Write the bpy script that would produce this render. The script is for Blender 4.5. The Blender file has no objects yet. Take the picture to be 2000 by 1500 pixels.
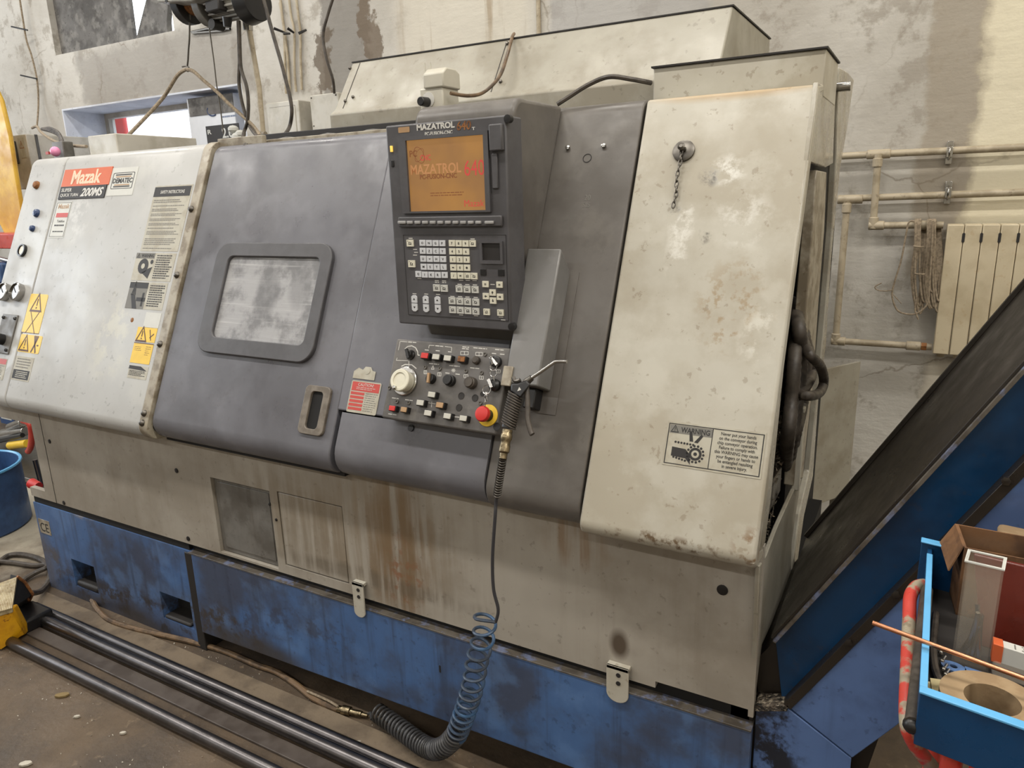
import bpy, math, random
from mathutils import Vector, Matrix
random.seed(7)
S = bpy.context.scene
COL = S.collection
V3 = Vector
# ------------------------------------------------------------------ camera
CX = V3((0.87249855, 0.48772863, -0.02944584))     # camera right in world
CD = V3((0.0975843, -0.23298435, -0.96757201))     # camera down
CF = V3((-0.47877299, 0.84133173, -0.25087316))    # camera forward
CP = V3((0, 0, 1.6)); FPX = 1413.0
cam = bpy.data.cameras.new('camera'); cam.sensor_width = 36; cam.lens = 36 * FPX / 2000
cam.clip_start = 0.05; cam.clip_end = 200
co = bpy.data.objects.new('camera', cam); COL.objects.link(co)
M = Matrix(((CX.x, -CD.x, -CF.x, CP.x), (CX.y, -CD.y, -CF.y, CP.y), (CX.z, -CD.z, -CF.z, CP.z), (0, 0, 0, 1)))
co.matrix_world = M; S.camera = co
S.view_settings.view_transform = 'Standard'; S.view_settings.look = 'None'
S.view_settings.gamma = 1; S.view_settings.use_curve_mapping = False
S.view_settings.exposure = -0.4
# ------------------------------------------------------------------ world and lamps
w = bpy.data.worlds.new('sky'); S.world = w; w.use_nodes = True
bg = w.node_tree.nodes['Background']; bg.inputs[0].default_value = (0.86, 0.93, 1, 1); bg.inputs[1].default_value = 4.6
def area(name, loc, sx, sy, power, colr, target=None):
    l = bpy.data.lights.new(name, 'AREA'); l.shape = 'RECTANGLE'; l.size = sx; l.size_y = sy
    l.energy = power; l.color = colr
    o = bpy.data.objects.new(name, l); COL.objects.link(o); o.location = loc
    if target is not None:
        o.rotation_euler = (V3(target) - V3(loc)).to_track_quat('-Z', 'Y').to_euler()
    return o
WARM = (1, 0.95, 0.87); COOL = (0.86, 0.93, 1.0)
for i, x in enumerate((-6.0, -3.6, -1.2, 1.2, 3.4)):
    area('ceiling_and_fill_lamp', (x, 0.35, 4.35), 1.5, 0.16, 72, (1, 0.96, 0.9) if x < -2 else WARM)
    area('ceiling_and_fill_lamp', (x, 2.35, 4.35), 1.5, 0.16, 40, (1, 0.96, 0.9) if x < -2 else WARM)
    area('ceiling_and_fill_lamp', (x, -3.0, 4.35), 1.5, 0.2, 52, (1, 0.97, 0.92))  # unseen front row, added as fill light for the machine front
area('window_daylight', (-8.7, 0.2, 2.6), 3.2, 1.8, 185, COOL, (-2.5, 1.4, 0.9))   # the hall's tall side window beyond the left of the frame

# ------------------------------------------------------------------ measuring helpers (world metres)
def ray(px, py):
    return CX * ((px - 1000) / FPX) + CD * ((py - 750) / FPX) + CF
def P(px, py, y):
    d = ray(px, py); return CP + d * ((y - CP.y) / d.y)
def PX(px, py, x):
    d = ray(px, py); return CP + d * ((x - CP.x) / d.x)
def PZ(px, py, z):
    d = ray(px, py); return CP + d * ((z - CP.z) / d.z)
class Fr:
    def __init__(s, o, u, v, n=None):
        s.o = V3(o); s.u = V3(u).normalized(); s.v = V3(v).normalized()
        s.n = V3(n).normalized() if n is not None else s.u.cross(s.v).normalized()
    def p(s, a, b, c=0): return s.o + s.u * a + s.v * b + s.n * c
    def hit(s, px, py, c=0):
        d = ray(px, py); o = s.o + s.n * c
        t = (o - CP).dot(s.n) / d.dot(s.n); q = CP + d * t - o
        return q.dot(s.u), q.dot(s.v)
    def at(s, a, b, c=0, rot=0):
        cr, sr = math.cos(rot), math.sin(rot)
        return Fr(s.p(a, b, c), s.u * cr + s.v * sr, s.v * cr - s.u * sr, s.n)
W = Fr((0, 0, 0), (1, 0, 0), (0, 1, 0), (0, 0, 1))
ANG = math.radians(65.9043)
SV = V3((0, math.cos(ANG), math.sin(ANG))); SN = V3((0, -math.sin(ANG), math.cos(ANG)))
SL = Fr((0, 1.385, 0.868), (1, 0, 0), SV, SN)              # the machine's sloping front
BD = Fr((0, 1.48, 0), (1, 0, 0), (0, 0, 1), (0, -1, 0))     # the machine's upright lower front
WL = Fr((0, 3.6, 0), (1, 0, 0), (0, 0, 1), (0, -1, 0))      # back wall

# ------------------------------------------------------------------ materials
def lin(c):
    return tuple(((v / 255) / 12.92 if v <= 10 else (((v / 255) + 0.055) / 1.055) ** 2.4) for v in c)
def C4(c): return lin(c) + (1,)
class NT:
    def __init__(s, name):
        s.m = bpy.data.materials.new(name); s.m.use_nodes = True
        s.t = s.m.node_tree; s.b = s.t.nodes['Principled BSDF']
        s._pos = None
    def n(s, ty, **kw):
        o = s.t.nodes.new(ty)
        for k, v in kw.items():
            if k.startswith('i_'): o.inputs[int(k[2:])].default_value = v
            else: setattr(o, k, v)
        return o
    def L(s, a, b): s.t.links.new(a, b)
    @property
    def pos(s):
        if s._pos is None: s._pos = s.n('ShaderNodeNewGeometry').outputs['Position']
        return s._pos
    def mapped(s, sc, off=(0, 0, 0)):
        m = s.n('ShaderNodeMapping'); m.inputs['Scale'].default_value = sc; m.inputs['Location'].default_value = off
        s.L(s.pos, m.inputs[0]); return m.outputs[0]
    def noise(s, scale, detail=5, sc=(1, 1, 1), off=(0, 0, 0), rough=0.6):
        o = s.n('ShaderNodeTexNoise'); o.inputs['Scale'].default_value = scale
        o.inputs['Detail'].default_value = detail; o.inputs['Roughness'].default_value = rough
        s.L(s.mapped(sc, off), o.inputs['Vector']); return o.outputs[0]
    def ramp(s, f, a, b, va=0.0, vb=1.0):
        o = s.n('ShaderNodeMapRange'); s.L(f, o.inputs[0])
        for i, v in enumerate((a, b, va, vb)): o.inputs[i + 1].default_value = v
        o.interpolation_type = 'SMOOTHSTEP' if a < b else 'LINEAR'
        return o.outputs[0]
    def math(s, op, a, b=None):
        o = s.n('ShaderNodeMath', operation=op)
        for i, v in enumerate((a, b)):
            if v is None: continue
            if isinstance(v, (int, float)): o.inputs[i].default_value = v
            else: s.L(v, o.inputs[i])
        return o.outputs[0]
    def mix(s, fac, a, b):
        o = s.n('ShaderNodeMix', data_type='RGBA')
        if isinstance(fac, (int, float)): o.inputs[0].default_value = fac
        else: s.L(fac, o.inputs[0])
        for idx, v in ((6, a), (7, b)):
            if isinstance(v, tuple): o.inputs[idx].default_value = v
            else: s.L(v, o.inputs[idx])
        return o.outputs[2]
    def blob(s, c, r, wob=0.0, soft=0.4, nsc=9):
        """soft ellipsoid mask round a spot on the thing (a stain with its own outline)"""
        a = s.n('ShaderNodeVectorMath', operation='SUBTRACT'); s.L(s.pos, a.inputs[0]); a.inputs[1].default_value = c
        d = s.n('ShaderNodeVectorMath', operation='DIVIDE'); s.L(a.outputs[0], d.inputs[0]); d.inputs[1].default_value = r
        l = s.n('ShaderNodeVectorMath', operation='LENGTH'); s.L(d.outputs[0], l.inputs[0])
        x = l.outputs['Value']
        if wob:
            x = s.math('ADD', x, s.math('MULTIPLY', s.math('SUBTRACT', s.noise(nsc, 4), 0.5), wob))
        return s.ramp(x, 1 - soft, 1.0, 1, 0) if False else s._inv(x, 1 - soft, 1.0)
    def _inv(s, x, a, b):
        o = s.n('ShaderNodeMapRange'); s.L(x, o.inputs[0])
        o.inputs[1].default_value = a; o.inputs[2].default_value = b
        o.inputs[3].default_value = 1; o.inputs[4].default_value = 0
        return o.outputs[0]
def grime(name, base, dark, rough=0.5, amt=0.5, scale=3.0, streak=0.0, streakcol=None, spots=0.0, spotcol=(60, 50, 38),
          bump=0.02, metal=0.0, zones=(), light=None, lamt=0.0, bscale=60, edge=(0.42, 0.62)):
    t = NT(name)
    c = t.mix(t.math('MULTIPLY', t.ramp(t.noise(scale, 8), edge[0], edge[1]), amt), C4(base), C4(dark))
    if light: c = t.mix(t.math('MULTIPLY', t.ramp(t.noise(scale * 1.7, 6, off=(3, 7, 1)), 0.5, 0.64), lamt), c, C4(light))
    if streak:
        st = t.ramp(t.noise(1.0, 4, sc=(28, 28, 1.6)), 0.5, 0.72)
        c = t.mix(t.math('MULTIPLY', st, streak), c, C4(streakcol or dark))
    if spots:
        sp = t.ramp(t.noise(42, 4, off=(5, 1, 2)), 0.62, 0.68)
        c = t.mix(t.math('MULTIPLY', sp, spots), c, C4(spotcol))
    for z in zones:
        cc, rr, colr, st, kind = z
        m = t.blob(cc, rr, wob=0.9 if kind != 'soft' else 0.35, soft=0.55)
        if kind == 'streak': m = t.math('MULTIPLY', m, t.ramp(t.noise(1.0, 5, sc=(34, 34, 2.2), off=(1, 0, 4)), 0.36, 0.62))
        elif kind == 'speck': m = t.math('MULTIPLY', m, t.ramp(t.noise(34, 5, off=(2, 9, 4)), 0.5, 0.62))
        elif kind == 'swirl': m = t.math('MULTIPLY', m, t.ramp(t.noise(13, 7, off=(4, 2, 4), rough=0.7), 0.47, 0.6))
        c = t.mix(t.math('MULTIPLY', m, st), c, C4(colr))
    t.L(c, t.b.inputs['Base Color'])
    r = t.ramp(t.noise(scale * 2.3, 5, off=(9, 4, 2)), 0.3, 0.75, max(0.05, rough - 0.1), min(1, rough + 0.18))
    t.L(r, t.b.inputs['Roughness']); t.b.inputs['Metallic'].default_value = metal
    if bump:
        bp = t.n('ShaderNodeBump'); bp.inputs['Strength'].default_value = bump; bp.inputs['Distance'].default_value = 0.01
        t.L(t.noise(bscale, 4), bp.inputs['Height']); t.L(bp.outputs[0], t.b.inputs['Normal'])
    return t.m
def plain(name, c, rough=0.5, metal=0.0, var=0.18, scale=25):
    t = NT(name); d = tuple(int(v * (1 - var)) for v in c)
    t.L(t.mix(t.noise(scale, 4), C4(c), C4(d)), t.b.inputs['Base Color'])
    t.b.inputs['Roughness'].default_value = rough; t.b.inputs['Metallic'].default_value = metal
    return t.m
def sp(px, py, off=0): u, v = SL.hit(px, py, off); return tuple(SL.p(u, v, off))
def bdp(px, py): u, v = BD.hit(px, py); return tuple(BD.p(u, v))
def wlp(px, py): u, v = WL.hit(px, py); return tuple(WL.p(u, v))
m = {}
m['white'] = grime('worn_white_paint', (174, 174, 172), (158, 157, 154), 0.42, 0.6, 2.2, spots=0.25, light=(186, 186, 181), lamt=0.5,
    zones=[(sp(600 * .35 + 10, 655), (0.14, 0.16, 0.2), (196, 194, 180), 0.6, 'swirl'), (sp(150, 420), (0.1, .1, .14), (196, 196, 193), .8, 'swirl'),
           (sp(150, 836), (0.7, 0.03, 0.012), (60, 50, 40), 0.8, 'speck')])
m['cream'] = grime('stained_cream_paint', (178, 174, 162), (158, 150, 133), 0.42, 0.7, 4.5, spots=0.35, spotcol=(110, 92, 66), light=(188, 185, 174), lamt=0.5,
    zones=[(sp(1330, 450), (0.035, 0.09, 0.17), (208, 206, 198), 0.95, 'swirl'), (sp(1420, 335), (0.06, 0.03, 0.05), (212, 211, 204), 0.9, 'swirl'),
           (sp(1385, 345), (0.03, 0.02, 0.04), (78, 74, 68), 0.85, 'swirl'), (sp(1378, 458), (0.018, .02, .03), (84, 80, 74), 0.9, 'swirl'),
           (sp(1318, 410), (0.02, 0.02, 0.025), (70, 66, 60), 0.8, 'swirl'), (sp(1430, 600), (0.09, 0.1, 0.14), (142, 118, 80), 0.6, 'speck'),
           (sp(1450, 420), (0.08, 0.06, 0.1), (202, 200, 192), .8, 'swirl'), (sp(1480, 660), (0.05, 0.06, 0.1), (204, 202, 192), .7, 'swirl'),
           (sp(1300, 1062), (0.26, 0.03, 0.022), (92, 70, 44), 0.9, 'speck'), (sp(1470, 1070), (0.05, 0.05, 0.05), (120, 90, 56), 0.8, 'speck'),
           (sp(1430, 175), (0.25, 0.03, 0.03), (168, 140, 98), 0.7, 'soft')])
m['grey'] = grime('charcoal_paint', (101, 101, 107), (84, 83, 87), 0.36, 0.6, 3.0, spots=0.12, light=(122, 122, 128), lamt=0.35,
    zones=[(sp(1180, 240), (0.14, 0.08, 0.07), (126, 120, 108), .6, 'soft'), (sp(1060, 950), (.2, .05, .1), (84, 80, 74), .6, 'swirl')])
m['grey_warm'] = grime('charcoal_paint_greasy', (98, 94, 90), (78, 73, 68), 0.4, 0.7, 4.0, spots=0.15, spotcol=(50, 44, 38), light=(112, 108, 102), lamt=0.4)
m['bezel'] = grime('dark_grey_plastic', (80, 79, 82), (66, 64, 66), 0.45, 0.6, 8, spots=0.1, bump=0.03, bscale=300)
m['panel'] = grime('greasy_panel_paint', (96, 93, 91), (76, 73, 70), 0.5, 0.7, 9, spots=0.2, light=(124, 120, 114), lamt=0.3)
m['holster'] = grime('grey_sheet_steel', (116, 115, 114), (98, 96, 92), 0.38, 0.6, 6, light=(134, 133, 132), lamt=0.4)
m['lower'] = grime('grubby_beige_paint', (158, 152, 142), (132, 124, 112), 0.5, 0.7, 2.6, streak=0.15, streakcol=(112, 100, 84), spots=0.25,
    zones=[(bdp(775, 1070), (0.13, 0.3, 0.30), (106, 80, 50), 0.9, 'streak'), (bdp(790, 1120), (0.09, 0.3, 0.14), (124, 72, 38), 0.7, 'speck'),
           (bdp(740, 1050), (0.34, 0.3, 0.3), (120, 104, 82), 0.55, 'streak'), (bdp(560, 1010), (0.3, 0.3, 0.22), (118, 106, 88), 0.6, 'streak'),
           (bdp(1120, 1060), (0.10, 0.2, 0.09), (120, 92, 60), 0.6, 'streak'), (bdp(1210, 1260), (0.03, 0.2, 0.05), (66, 52, 38), 0.9, 'soft'),
           (bdp(720, 1130), (0.5, 0.3, 0.035), (92, 84, 72), 0.6, 'streak')])
m['access'] = grime('dark_greasy_access_panel', (112, 110, 106), (80, 76, 70), 0.5, 0.8, 6, streak=0.4, streakcol=(70, 62, 52), spots=0.3)
m['blue'] = grime('scuffed_blue_paint', (70, 101, 148), (64, 72, 92), 0.42, 0.95, 3.2, streak=0.6, streakcol=(54, 62, 80), spots=0.3, spotcol=(36, 36, 44), light=(98, 132, 180), lamt=0.35,
    zones=[((-2.7, 1.48, -.01), (.62, .4, .12), (58, 52, 48), .85, 'soft'), ((-3.2, 1.48, .1), (.1, .4, .25), (84, 82, 86), .7, 'soft'), ((-1.9, 1.48, .1), (.35, .4, .07), (62, 58, 56), .8, 'soft'), (bdp(250, 1180), (0.9, 0.4, 0.13), (52, 46, 42), 0.9, 'swirl'), (bdp(430, 1210), (0.3, .4, .10), (62, 56, 52), 0.95, 'swirl'), (bdp(100, 1090), (.09, .4, .12), (78, 76, 80), .8, 'swirl'),
           (bdp(560, 1210), (0.5, .4, .09), (60, 66, 84), 0.7, 'swirl'), (bdp(160, 1000), (0.12, .4, .035), (150, 142, 132), .9, 'streak')])
m['blue_conv'] = grime('conveyor_blue_paint', (86, 112, 160), (60, 76, 110), 0.4, 0.8, 3.5, streak=0.2, streakcol=(40, 46, 62), spots=0.3, spotcol=(30, 30, 40),
    zones=[((-0.2, 1.5, 0.3), (0.09, 0.5, 0.3), (26, 25, 26), 0.95, 'swirl')])
m['shaded_blue'] = grime('shaded_conveyor_blue', (6, 54, 92), (6, 34, 60), 0.35, 0.6, 5, spots=0.2)  # conveyor blue with the shade below the overhang set in its colour
m['black_metal'] = grime('oily_black_steel', (40, 35, 30), (28, 25, 22), 0.36, 0.5, 4, spots=0.05, spotcol=(80, 74, 66))
m['flange'] = grime('worn_flange_steel', (92, 86, 78), (56, 50, 44), 0.4, 0.7, 14, spots=0.4, light=(110, 124, 160), lamt=0.6)
m['dark'] = plain('shade_black', (14, 13, 13), 0.8)
m['dark_steel'] = plain('dark_frame_steel', (38, 35, 33), 0.6)  # near-black steel for lids, seams, rails and small parts
m['trimsteel'] = grime('dirty_trim_strip', (158, 150, 134), (110, 98, 80), 0.4, 0.8, 18, spots=0.5, spotcol=(90, 70, 44))
m['handlegrey'] = grime('worn_handle_grey', (118, 110, 100), (92, 84, 74), 0.4, 0.8, 30)
m['softkey'] = plain('pale_grey_key', (168, 167, 166), 0.4)
m['steel'] = plain('bright_steel', (190, 188, 184), 0.25, 1.0, 0.2)
m['dsteel'] = plain('dull_steel', (120, 116, 110), 0.4, 1.0, 0.3)
m['brass'] = grime('tarnished_brass', (150, 136, 110), (96, 86, 68), 0.35, 0.8, 60, metal=1.0)
m['black'] = plain('black_plastic', (26, 25, 26), 0.38)
m['rubber'] = grime('dusty_black_rubber', (74, 67, 60), (46, 41, 37), 0.5, 0.7, 30, spots=0.3, spotcol=(90, 84, 76))
m['ink'] = plain('black_ink', (38, 36, 36), 0.6)
m['fine'] = plain('grey_print', (120, 118, 112), 0.6)
m['inkw'] = plain('white_ink', (214, 212, 206), 0.5)
m['label'] = grime('yellowed_label', (172, 168, 154), (150, 142, 124), 0.5, 0.6, 20)
m['labelw'] = plain('white_label', (200, 200, 194), 0.5, var=0.08)
m['orange'] = plain('orange_label', (204, 96, 52), 0.45, var=0.08)
m['orangetext'] = plain('pale_orange_lettering', (244, 196, 168), 0.45, var=.05)
m['yellow'] = plain('yellow_label', (232, 192, 52), 0.45, var=0.12)
m['brownink'] = plain('dark_brown_ink', (84, 44, 26), 0.5)
m['red'] = plain('red_plastic', (204, 48, 44), 0.4, var=.1)
m['redlab'] = plain('red_print', (190, 70, 62), 0.5, var=.1)
m['key'] = plain('ivory_key', (218, 214, 196), 0.4, var=0.06)
m['keyw'] = plain('white_key', (206, 208, 212), 0.4, var=0.06)
m['btn'] = plain('milky_button', (196, 194, 184), 0.35, var=.1)
m['btnt'] = plain('tan_button', (176, 142, 104), 0.4, var=.15)
m['bluecap'] = plain('blue_cap', (44, 64, 104), 0.35)
m['rust'] = grime('rusty_metal', (140, 92, 48), (90, 52, 28), 0.7, 0.8, 80)
m['dial'] = plain('gauge_face', (196, 184, 156), 0.3, var=.15)
m['cream_pipe'] = grime('beige_plastic_pipe', (176, 164, 142), (142, 130, 108), 0.42, 0.7, 16, spots=0.35)
m['radiator'] = grime('cream_radiator_enamel', (196, 184, 158), (172, 158, 130), 0.4, 0.6, 7, spots=0.2, spotcol=(160, 120, 70))
m['rope'] = grime('weathered_cord', (150, 136, 116), (104, 92, 76), 0.85, 0.7, 90)
m['whiteplastic'] = plain('off_white_plastic', (196, 192, 178), 0.4, var=.1)
m['cabinet'] = grime('light_grey_cabinet', (188, 184, 174), (160, 154, 140), 0.45, 0.6, 8)
m['tower'] = grime('dusty_beige_sheet', (150, 146, 134), (128, 121, 106), 0.45, 0.7, 4, spots=0.25, light=(164, 160, 148), lamt=.4)
m['door_side'] = grime('glossy_side_sheet', (168, 164, 152), (140, 132, 116), 0.22, 0.7, 6, streak=0.2, streakcol=(120, 100, 70))
m['hose_blue'] = grime('dusty_blue_hose', (58, 92, 128), (56, 60, 68), 0.4, 0.9, 12, edge=(0.3, 0.6))
m['hose_grey'] = plain('grey_air_line', (62, 62, 66), 0.35)
m['hose_dark'] = grime('dirty_coiled_hose', (62, 62, 64), (44, 42, 40), 0.4, 0.9, 12)
m['hose_brown'] = grime('dirty_brown_hose', (112, 90, 66), (66, 52, 38), 0.5, 0.9, 18)
m['bar'] = plain('rolled_steel_bar', (128, 124, 124), 0.33, 1.0, 0.45, 14)
m['flatbar'] = grime('grey_flat_steel', (84, 76, 70), (60, 51, 44), 0.45, 0.8, 7, spots=.2, bump=.03)
m['plank'] = grime('dusty_floor_strip', (116, 102, 84), (88, 76, 62), 0.75, 0.8, 7, spots=.3, bump=.15)
m['yellowpaint'] = grime('chipped_yellow_paint', (214, 158, 20), (176, 120, 20), 0.42, 0.6, 14, spots=0.7, spotcol=(110, 56, 24))
m['yellowpost'] = grime('yellow_post_paint', (214, 172, 60), (176, 124, 44), 0.4, 0.6, 5, spots=.2, spotcol=(120, 80, 30))
m['tread'] = grime('worn_pedal_tread', (180, 166, 132), (140, 120, 84), 0.5, 0.8, 30, streak=.3, spots=.4)
m['barrel'] = grime('blue_drum_paint', (60, 92, 138), (44, 66, 104), 0.4, 0.8, 6, streak=.3)
m['redpaint'] = grime('red_tube_paint', (184, 62, 50), (150, 40, 34), 0.35, 0.5, 10, spots=.3)
m['wornred'] = grime('worn_red_tube', (184, 60, 50), (150, 140, 120), 0.35, 1.0, 16, edge=(0.5, 0.56), spots=.4, spotcol=(80, 60, 40))
m['cartblue'] = grime('cart_blue_enamel', (10, 58, 98), (8, 42, 74), 0.32, 0.5, 8)
m['cartlip'] = plain('light_blue_lip', (96, 170, 220), 0.35, var=.1)
m['mat'] = plain('black_rubber_mat', (40, 36, 34), 0.7, var=.4)
m['card'] = grime('brown_cardboard', (112, 78, 48), (78, 52, 32), 0.8, 0.8, 20)
m['cardlight'] = grime('light_cardboard', (148, 126, 96), (124, 100, 72), 0.8, 0.6, 26, bump=.1)
m['darkred'] = grime('dark_red_enamel', (92, 30, 20), (58, 20, 12), 0.28, 0.6, 4)
m['copper'] = plain('copper_rod', (226, 160, 124), 0.3, 1.0, 0.15)
m['paper'] = plain('yellow_paper', (216, 200, 150), 0.7, var=.1)
m['concrete'] = grime('dark_concrete_infill', (104, 102, 100), (70, 68, 66), 0.85, 0.8, 6, spots=.6, spotcol=(50, 48, 46), light=(136, 134, 130), lamt=.6, bump=.3, bscale=30)
m['reveal'] = grime('daylit_reveal', (208, 212, 222), (186, 190, 200), 0.8, 0.6, 6, spots=.2, bump=.1)  # pale plaster with bluish window light set in the colour
m['hoist'] = grime('hoist_grey_paint', (160, 158, 152), (120, 116, 110), 0.4, 0.7, 14)
m['pink'] = plain('pink_lens', (236, 150, 190), 0.3, var=.05)
m['jeans'] = plain('blue_vise_paint', (54, 84, 130), 0.4, var=.3)
m['chips'] = plain('metal_swarf', (176, 164, 146), 0.3, 0.9, 0.5, 200)
m['chipbed'] = grime('oily_swarf_bed', (96, 86, 74), (24, 22, 20), 0.35, 1.0, 60, edge=(.4, .6), light=(180, 168, 148), lamt=.8, bump=1.0, bscale=120)
m['outred'] = plain('red_cladding', (210, 70, 60), 0.6)
m['outwall'] = plain('white_house_render', (236, 226, 228), 0.8, var=.03)
m['leaf'] = plain('dry_leaf', (130, 110, 70), 0.8)
m['plaster_chip'] = plain('white_plaster_crumb', (190, 184, 170), 0.9)
def glassy(name, colr, rough, alpha_t=1.0, ior=1.45):
    t = NT(name); t.b.inputs['Base Color'].default_value = C4(colr); t.b.inputs['Roughness'].default_value = rough
    t.b.inputs['Transmission Weight'].default_value = alpha_t; t.b.inputs['IOR'].default_value = ior; return t.m
m['acrylic'] = glassy('clear_acrylic', (196, 186, 170), 0.15, 0.0); m['acrylic'].node_tree.nodes['Principled BSDF'].inputs['Alpha'].default_value = 0.13
m['pane'] = glassy('window_pane', (240, 246, 255), 0.02, 1.0)
def door_glass():
    t = NT('milky_scratched_window')
    c = t.mix(t.ramp(t.noise(9, 7, off=(1, 1, 6), rough=.65), 0.42, 0.6), C4((158, 158, 160)), C4((118, 118, 120)))
    c = t.mix(t.math('MULTIPLY', t.ramp(t.noise(1.0, 5, sc=(3, 60, 90)), 0.55, 0.7), 0.45), c, C4((196, 196, 196)))
    c = t.mix(t.math('MULTIPLY', t.blob(sp(520, 580), (.06, .08, .1), .8), 0.6), c, C4((106, 106, 108)))
    c = t.mix(t.math('MULTIPLY', t.blob(sp(585, 560), (.05, .07, .08), .9), 0.5), c, C4((112, 112, 114)))
    t.L(c, t.b.inputs['Base Color']); t.b.inputs['Roughness'].default_value = 0.3
    bp = t.n('ShaderNodeBump'); bp.inputs['Strength'].default_value = 0.15; bp.inputs['Distance'].default_value = .004
    t.L(t.noise(1.0, 3, sc=(2, 60, 120)), bp.inputs['Height']); t.L(bp.outputs[0], t.b.inputs['Normal'])
    return t.m
m['doorglass'] = door_glass()
def screen_mat():
    t = NT('lit_orange_display')
    c = t.mix(t.ramp(t.noise(5, 3, off=(2, 0, 1)), 0.35, 0.65), C4((176, 126, 66)), C4((150, 108, 66)))
    t.b.inputs['Base Color'].default_value = C4((70, 50, 30)); t.b.inputs['Roughness'].default_value = 0.3
    t.L(c, t.b.inputs['Emission Color']); t.b.inputs['Emission Strength'].default_value = 1.05
    return t.m
m['screen'] = screen_mat()
def emis(name, c, s):
    t = NT(name); t.b.inputs['Base Color'].default_value = C4(c); t.b.inputs['Emission Color'].default_value = C4(c)
    t.b.inputs['Emission Strength'].default_value = s; return t.m
m['amberlamp'] = emis('amber_indicator', (240, 196, 90), 0.8)
m['scr_brown'] = emis('display_brown', (112, 66, 36), 0.6)
m['scr_red'] = emis('display_red', (176, 62, 56), 0.6)
m['scr_tan'] = emis('display_tan', (148, 104, 66), 1.0)
def wall_mat():
    t = NT('patched_plaster')
    c = t.mix(t.ramp(t.noise(1.1, 9, off=(2, 2, 2)), 0.35, 0.7), C4((198, 195, 188)), C4((170, 165, 156)))
    c = t.mix(t.math('MULTIPLY', t.ramp(t.noise(5, 8, off=(7, 2, 0), rough=.7), 0.52, 0.62), .6), c, C4((140, 132, 120)))
    def rect(x0, x1, z0, z1, wob=.12, soft=.02, nsc=3.5):
        sx = t.n('ShaderNodeSeparateXYZ'); t.L(t.pos, sx.inputs[0])
        w = t.math('MULTIPLY', t.math('SUBTRACT', t.noise(nsc, 7, rough=.65), 0.5), wob * 2)
        w2 = t.math('MULTIPLY', t.math('SUBTRACT', t.noise(nsc, 7, off=(9, 9, 9), rough=.65), 0.5), wob * 2)
        x = t.math('ADD', sx.outputs[0], w); z = t.math('ADD', sx.outputs[2], w2)
        f = t.ramp(x, x0 - soft, x0 + soft)
        f = t.math('MULTIPLY', f, t._inv(x, x1 - soft, x1 + soft))
        f = t.math('MULTIPLY', f, t.ramp(z, z0 - soft, z0 + soft))
        return t.math('MULTIPLY', f, t._inv(z, z1 - soft, z1 + soft))
    c = t.mix(t.math('MULTIPLY', rect(0.12, 9, 1.12, 5, .10, .012, 5), 0.95), c, C4((214, 206, 182)))        # cream paint on the right
    c = t.mix(t.math('MULTIPLY', rect(-0.06, 0.14, 1.2, 5, .08, .02, 5), 0.75), c, C4((148, 138, 122)))  # brown grey filler band
    c = t.mix(t.math('MULTIPLY', rect(0.06, 0.5, .2, .84, .04), 0.95), c, C4((206, 200, 186)))
    c = t.mix(t.math('MULTIPLY', rect(-1.76, -0.95, 1.5, 5, .03), 0.7), c, C4((160, 158, 156)))        # grey repair
    c = t.mix(t.math('MULTIPLY', rect(-3.3, -2.92, 2.2, 5, .16, .015, 5), 0.9), c, C4((128, 124, 118)))
    c = t.mix(t.math('MULTIPLY', rect(-3.36, -3.22, 2.25, 2.6, .2, .01, 6), 0.85), c, C4((96, 84, 70)))
    c = t.mix(t.math('MULTIPLY', rect(-2.98, -2.86, 2.4, 2.9, .2, .01, 6), 0.85), c, C4((104, 90, 74)))
    c = t.mix(t.math('MULTIPLY', rect(-2.7, -1.85, 1.9, 5, .1, .1), 0.8), c, C4((204, 198, 184)))
    st = t.ramp(t.noise(1, 5, sc=(9, 9, .8), off=(3, 3, 3)), .55, .7)
    c = t.mix(t.math('MULTIPLY', t.math('MULTIPLY', rect(-2.7, -1.8, 1.9, 5, .1, .1), st), .7), c, C4((150, 132, 106)))
    c = t.mix(t.math('MULTIPLY', rect(-5.8, -3.95, 2.36, 2.74, .12, .04), 0.75), c, C4((150, 146, 140)))  # bare lintel plaster
    c = t.mix(t.math('MULTIPLY', rect(-4.1, -3.86, 2.3, 2.66, .1, .02, 5), 0.6), c, C4((138, 132, 124)))
    vor = t.n('ShaderNodeTexVoronoi'); vor.feature = 'DISTANCE_TO_EDGE'; vor.inputs['Scale'].default_value = 1.3
    mp = t.n('ShaderNodeMix', data_type='VECTOR'); mp.inputs[0].default_value = .28
    nz = t.n('ShaderNodeTexNoise'); nz.inputs['Scale'].default_value = 3; nz.inputs['Detail'].default_value = 6
    t.L(t.pos, nz.inputs['Vector']); t.L(t.pos, mp.inputs[4]); t.L(nz.outputs[1], mp.inputs[5]); t.L(mp.outputs[1], vor.inputs['Vector'])
    crack = t._inv(vor.outputs['Distance'], 0.0, .006)
    c = t.mix(t.math('MULTIPLY', t.math('MULTIPLY', crack, t.ramp(t.noise(1.3, 2, off=(5, 5, 5)), .48, .6)), .6), c, C4((120, 108, 92)))
    t.L(c, t.b.inputs['Base Color']); t.b.inputs['Roughness'].default_value = 0.85
    bp = t.n('ShaderNodeBump'); bp.inputs['Strength'].default_value = .35; bp.inputs['Distance'].default_value = .02
    h = t.math('ADD', t.noise(7, 8), t.math('MULTIPLY', t.noise(1, 4, sc=(6, 6, 30)), .3))
    t.L(h, bp.inputs['Height']); t.L(bp.outputs[0], t.b.inputs['Normal'])
    return t.m
m['wall'] = wall_mat()
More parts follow.
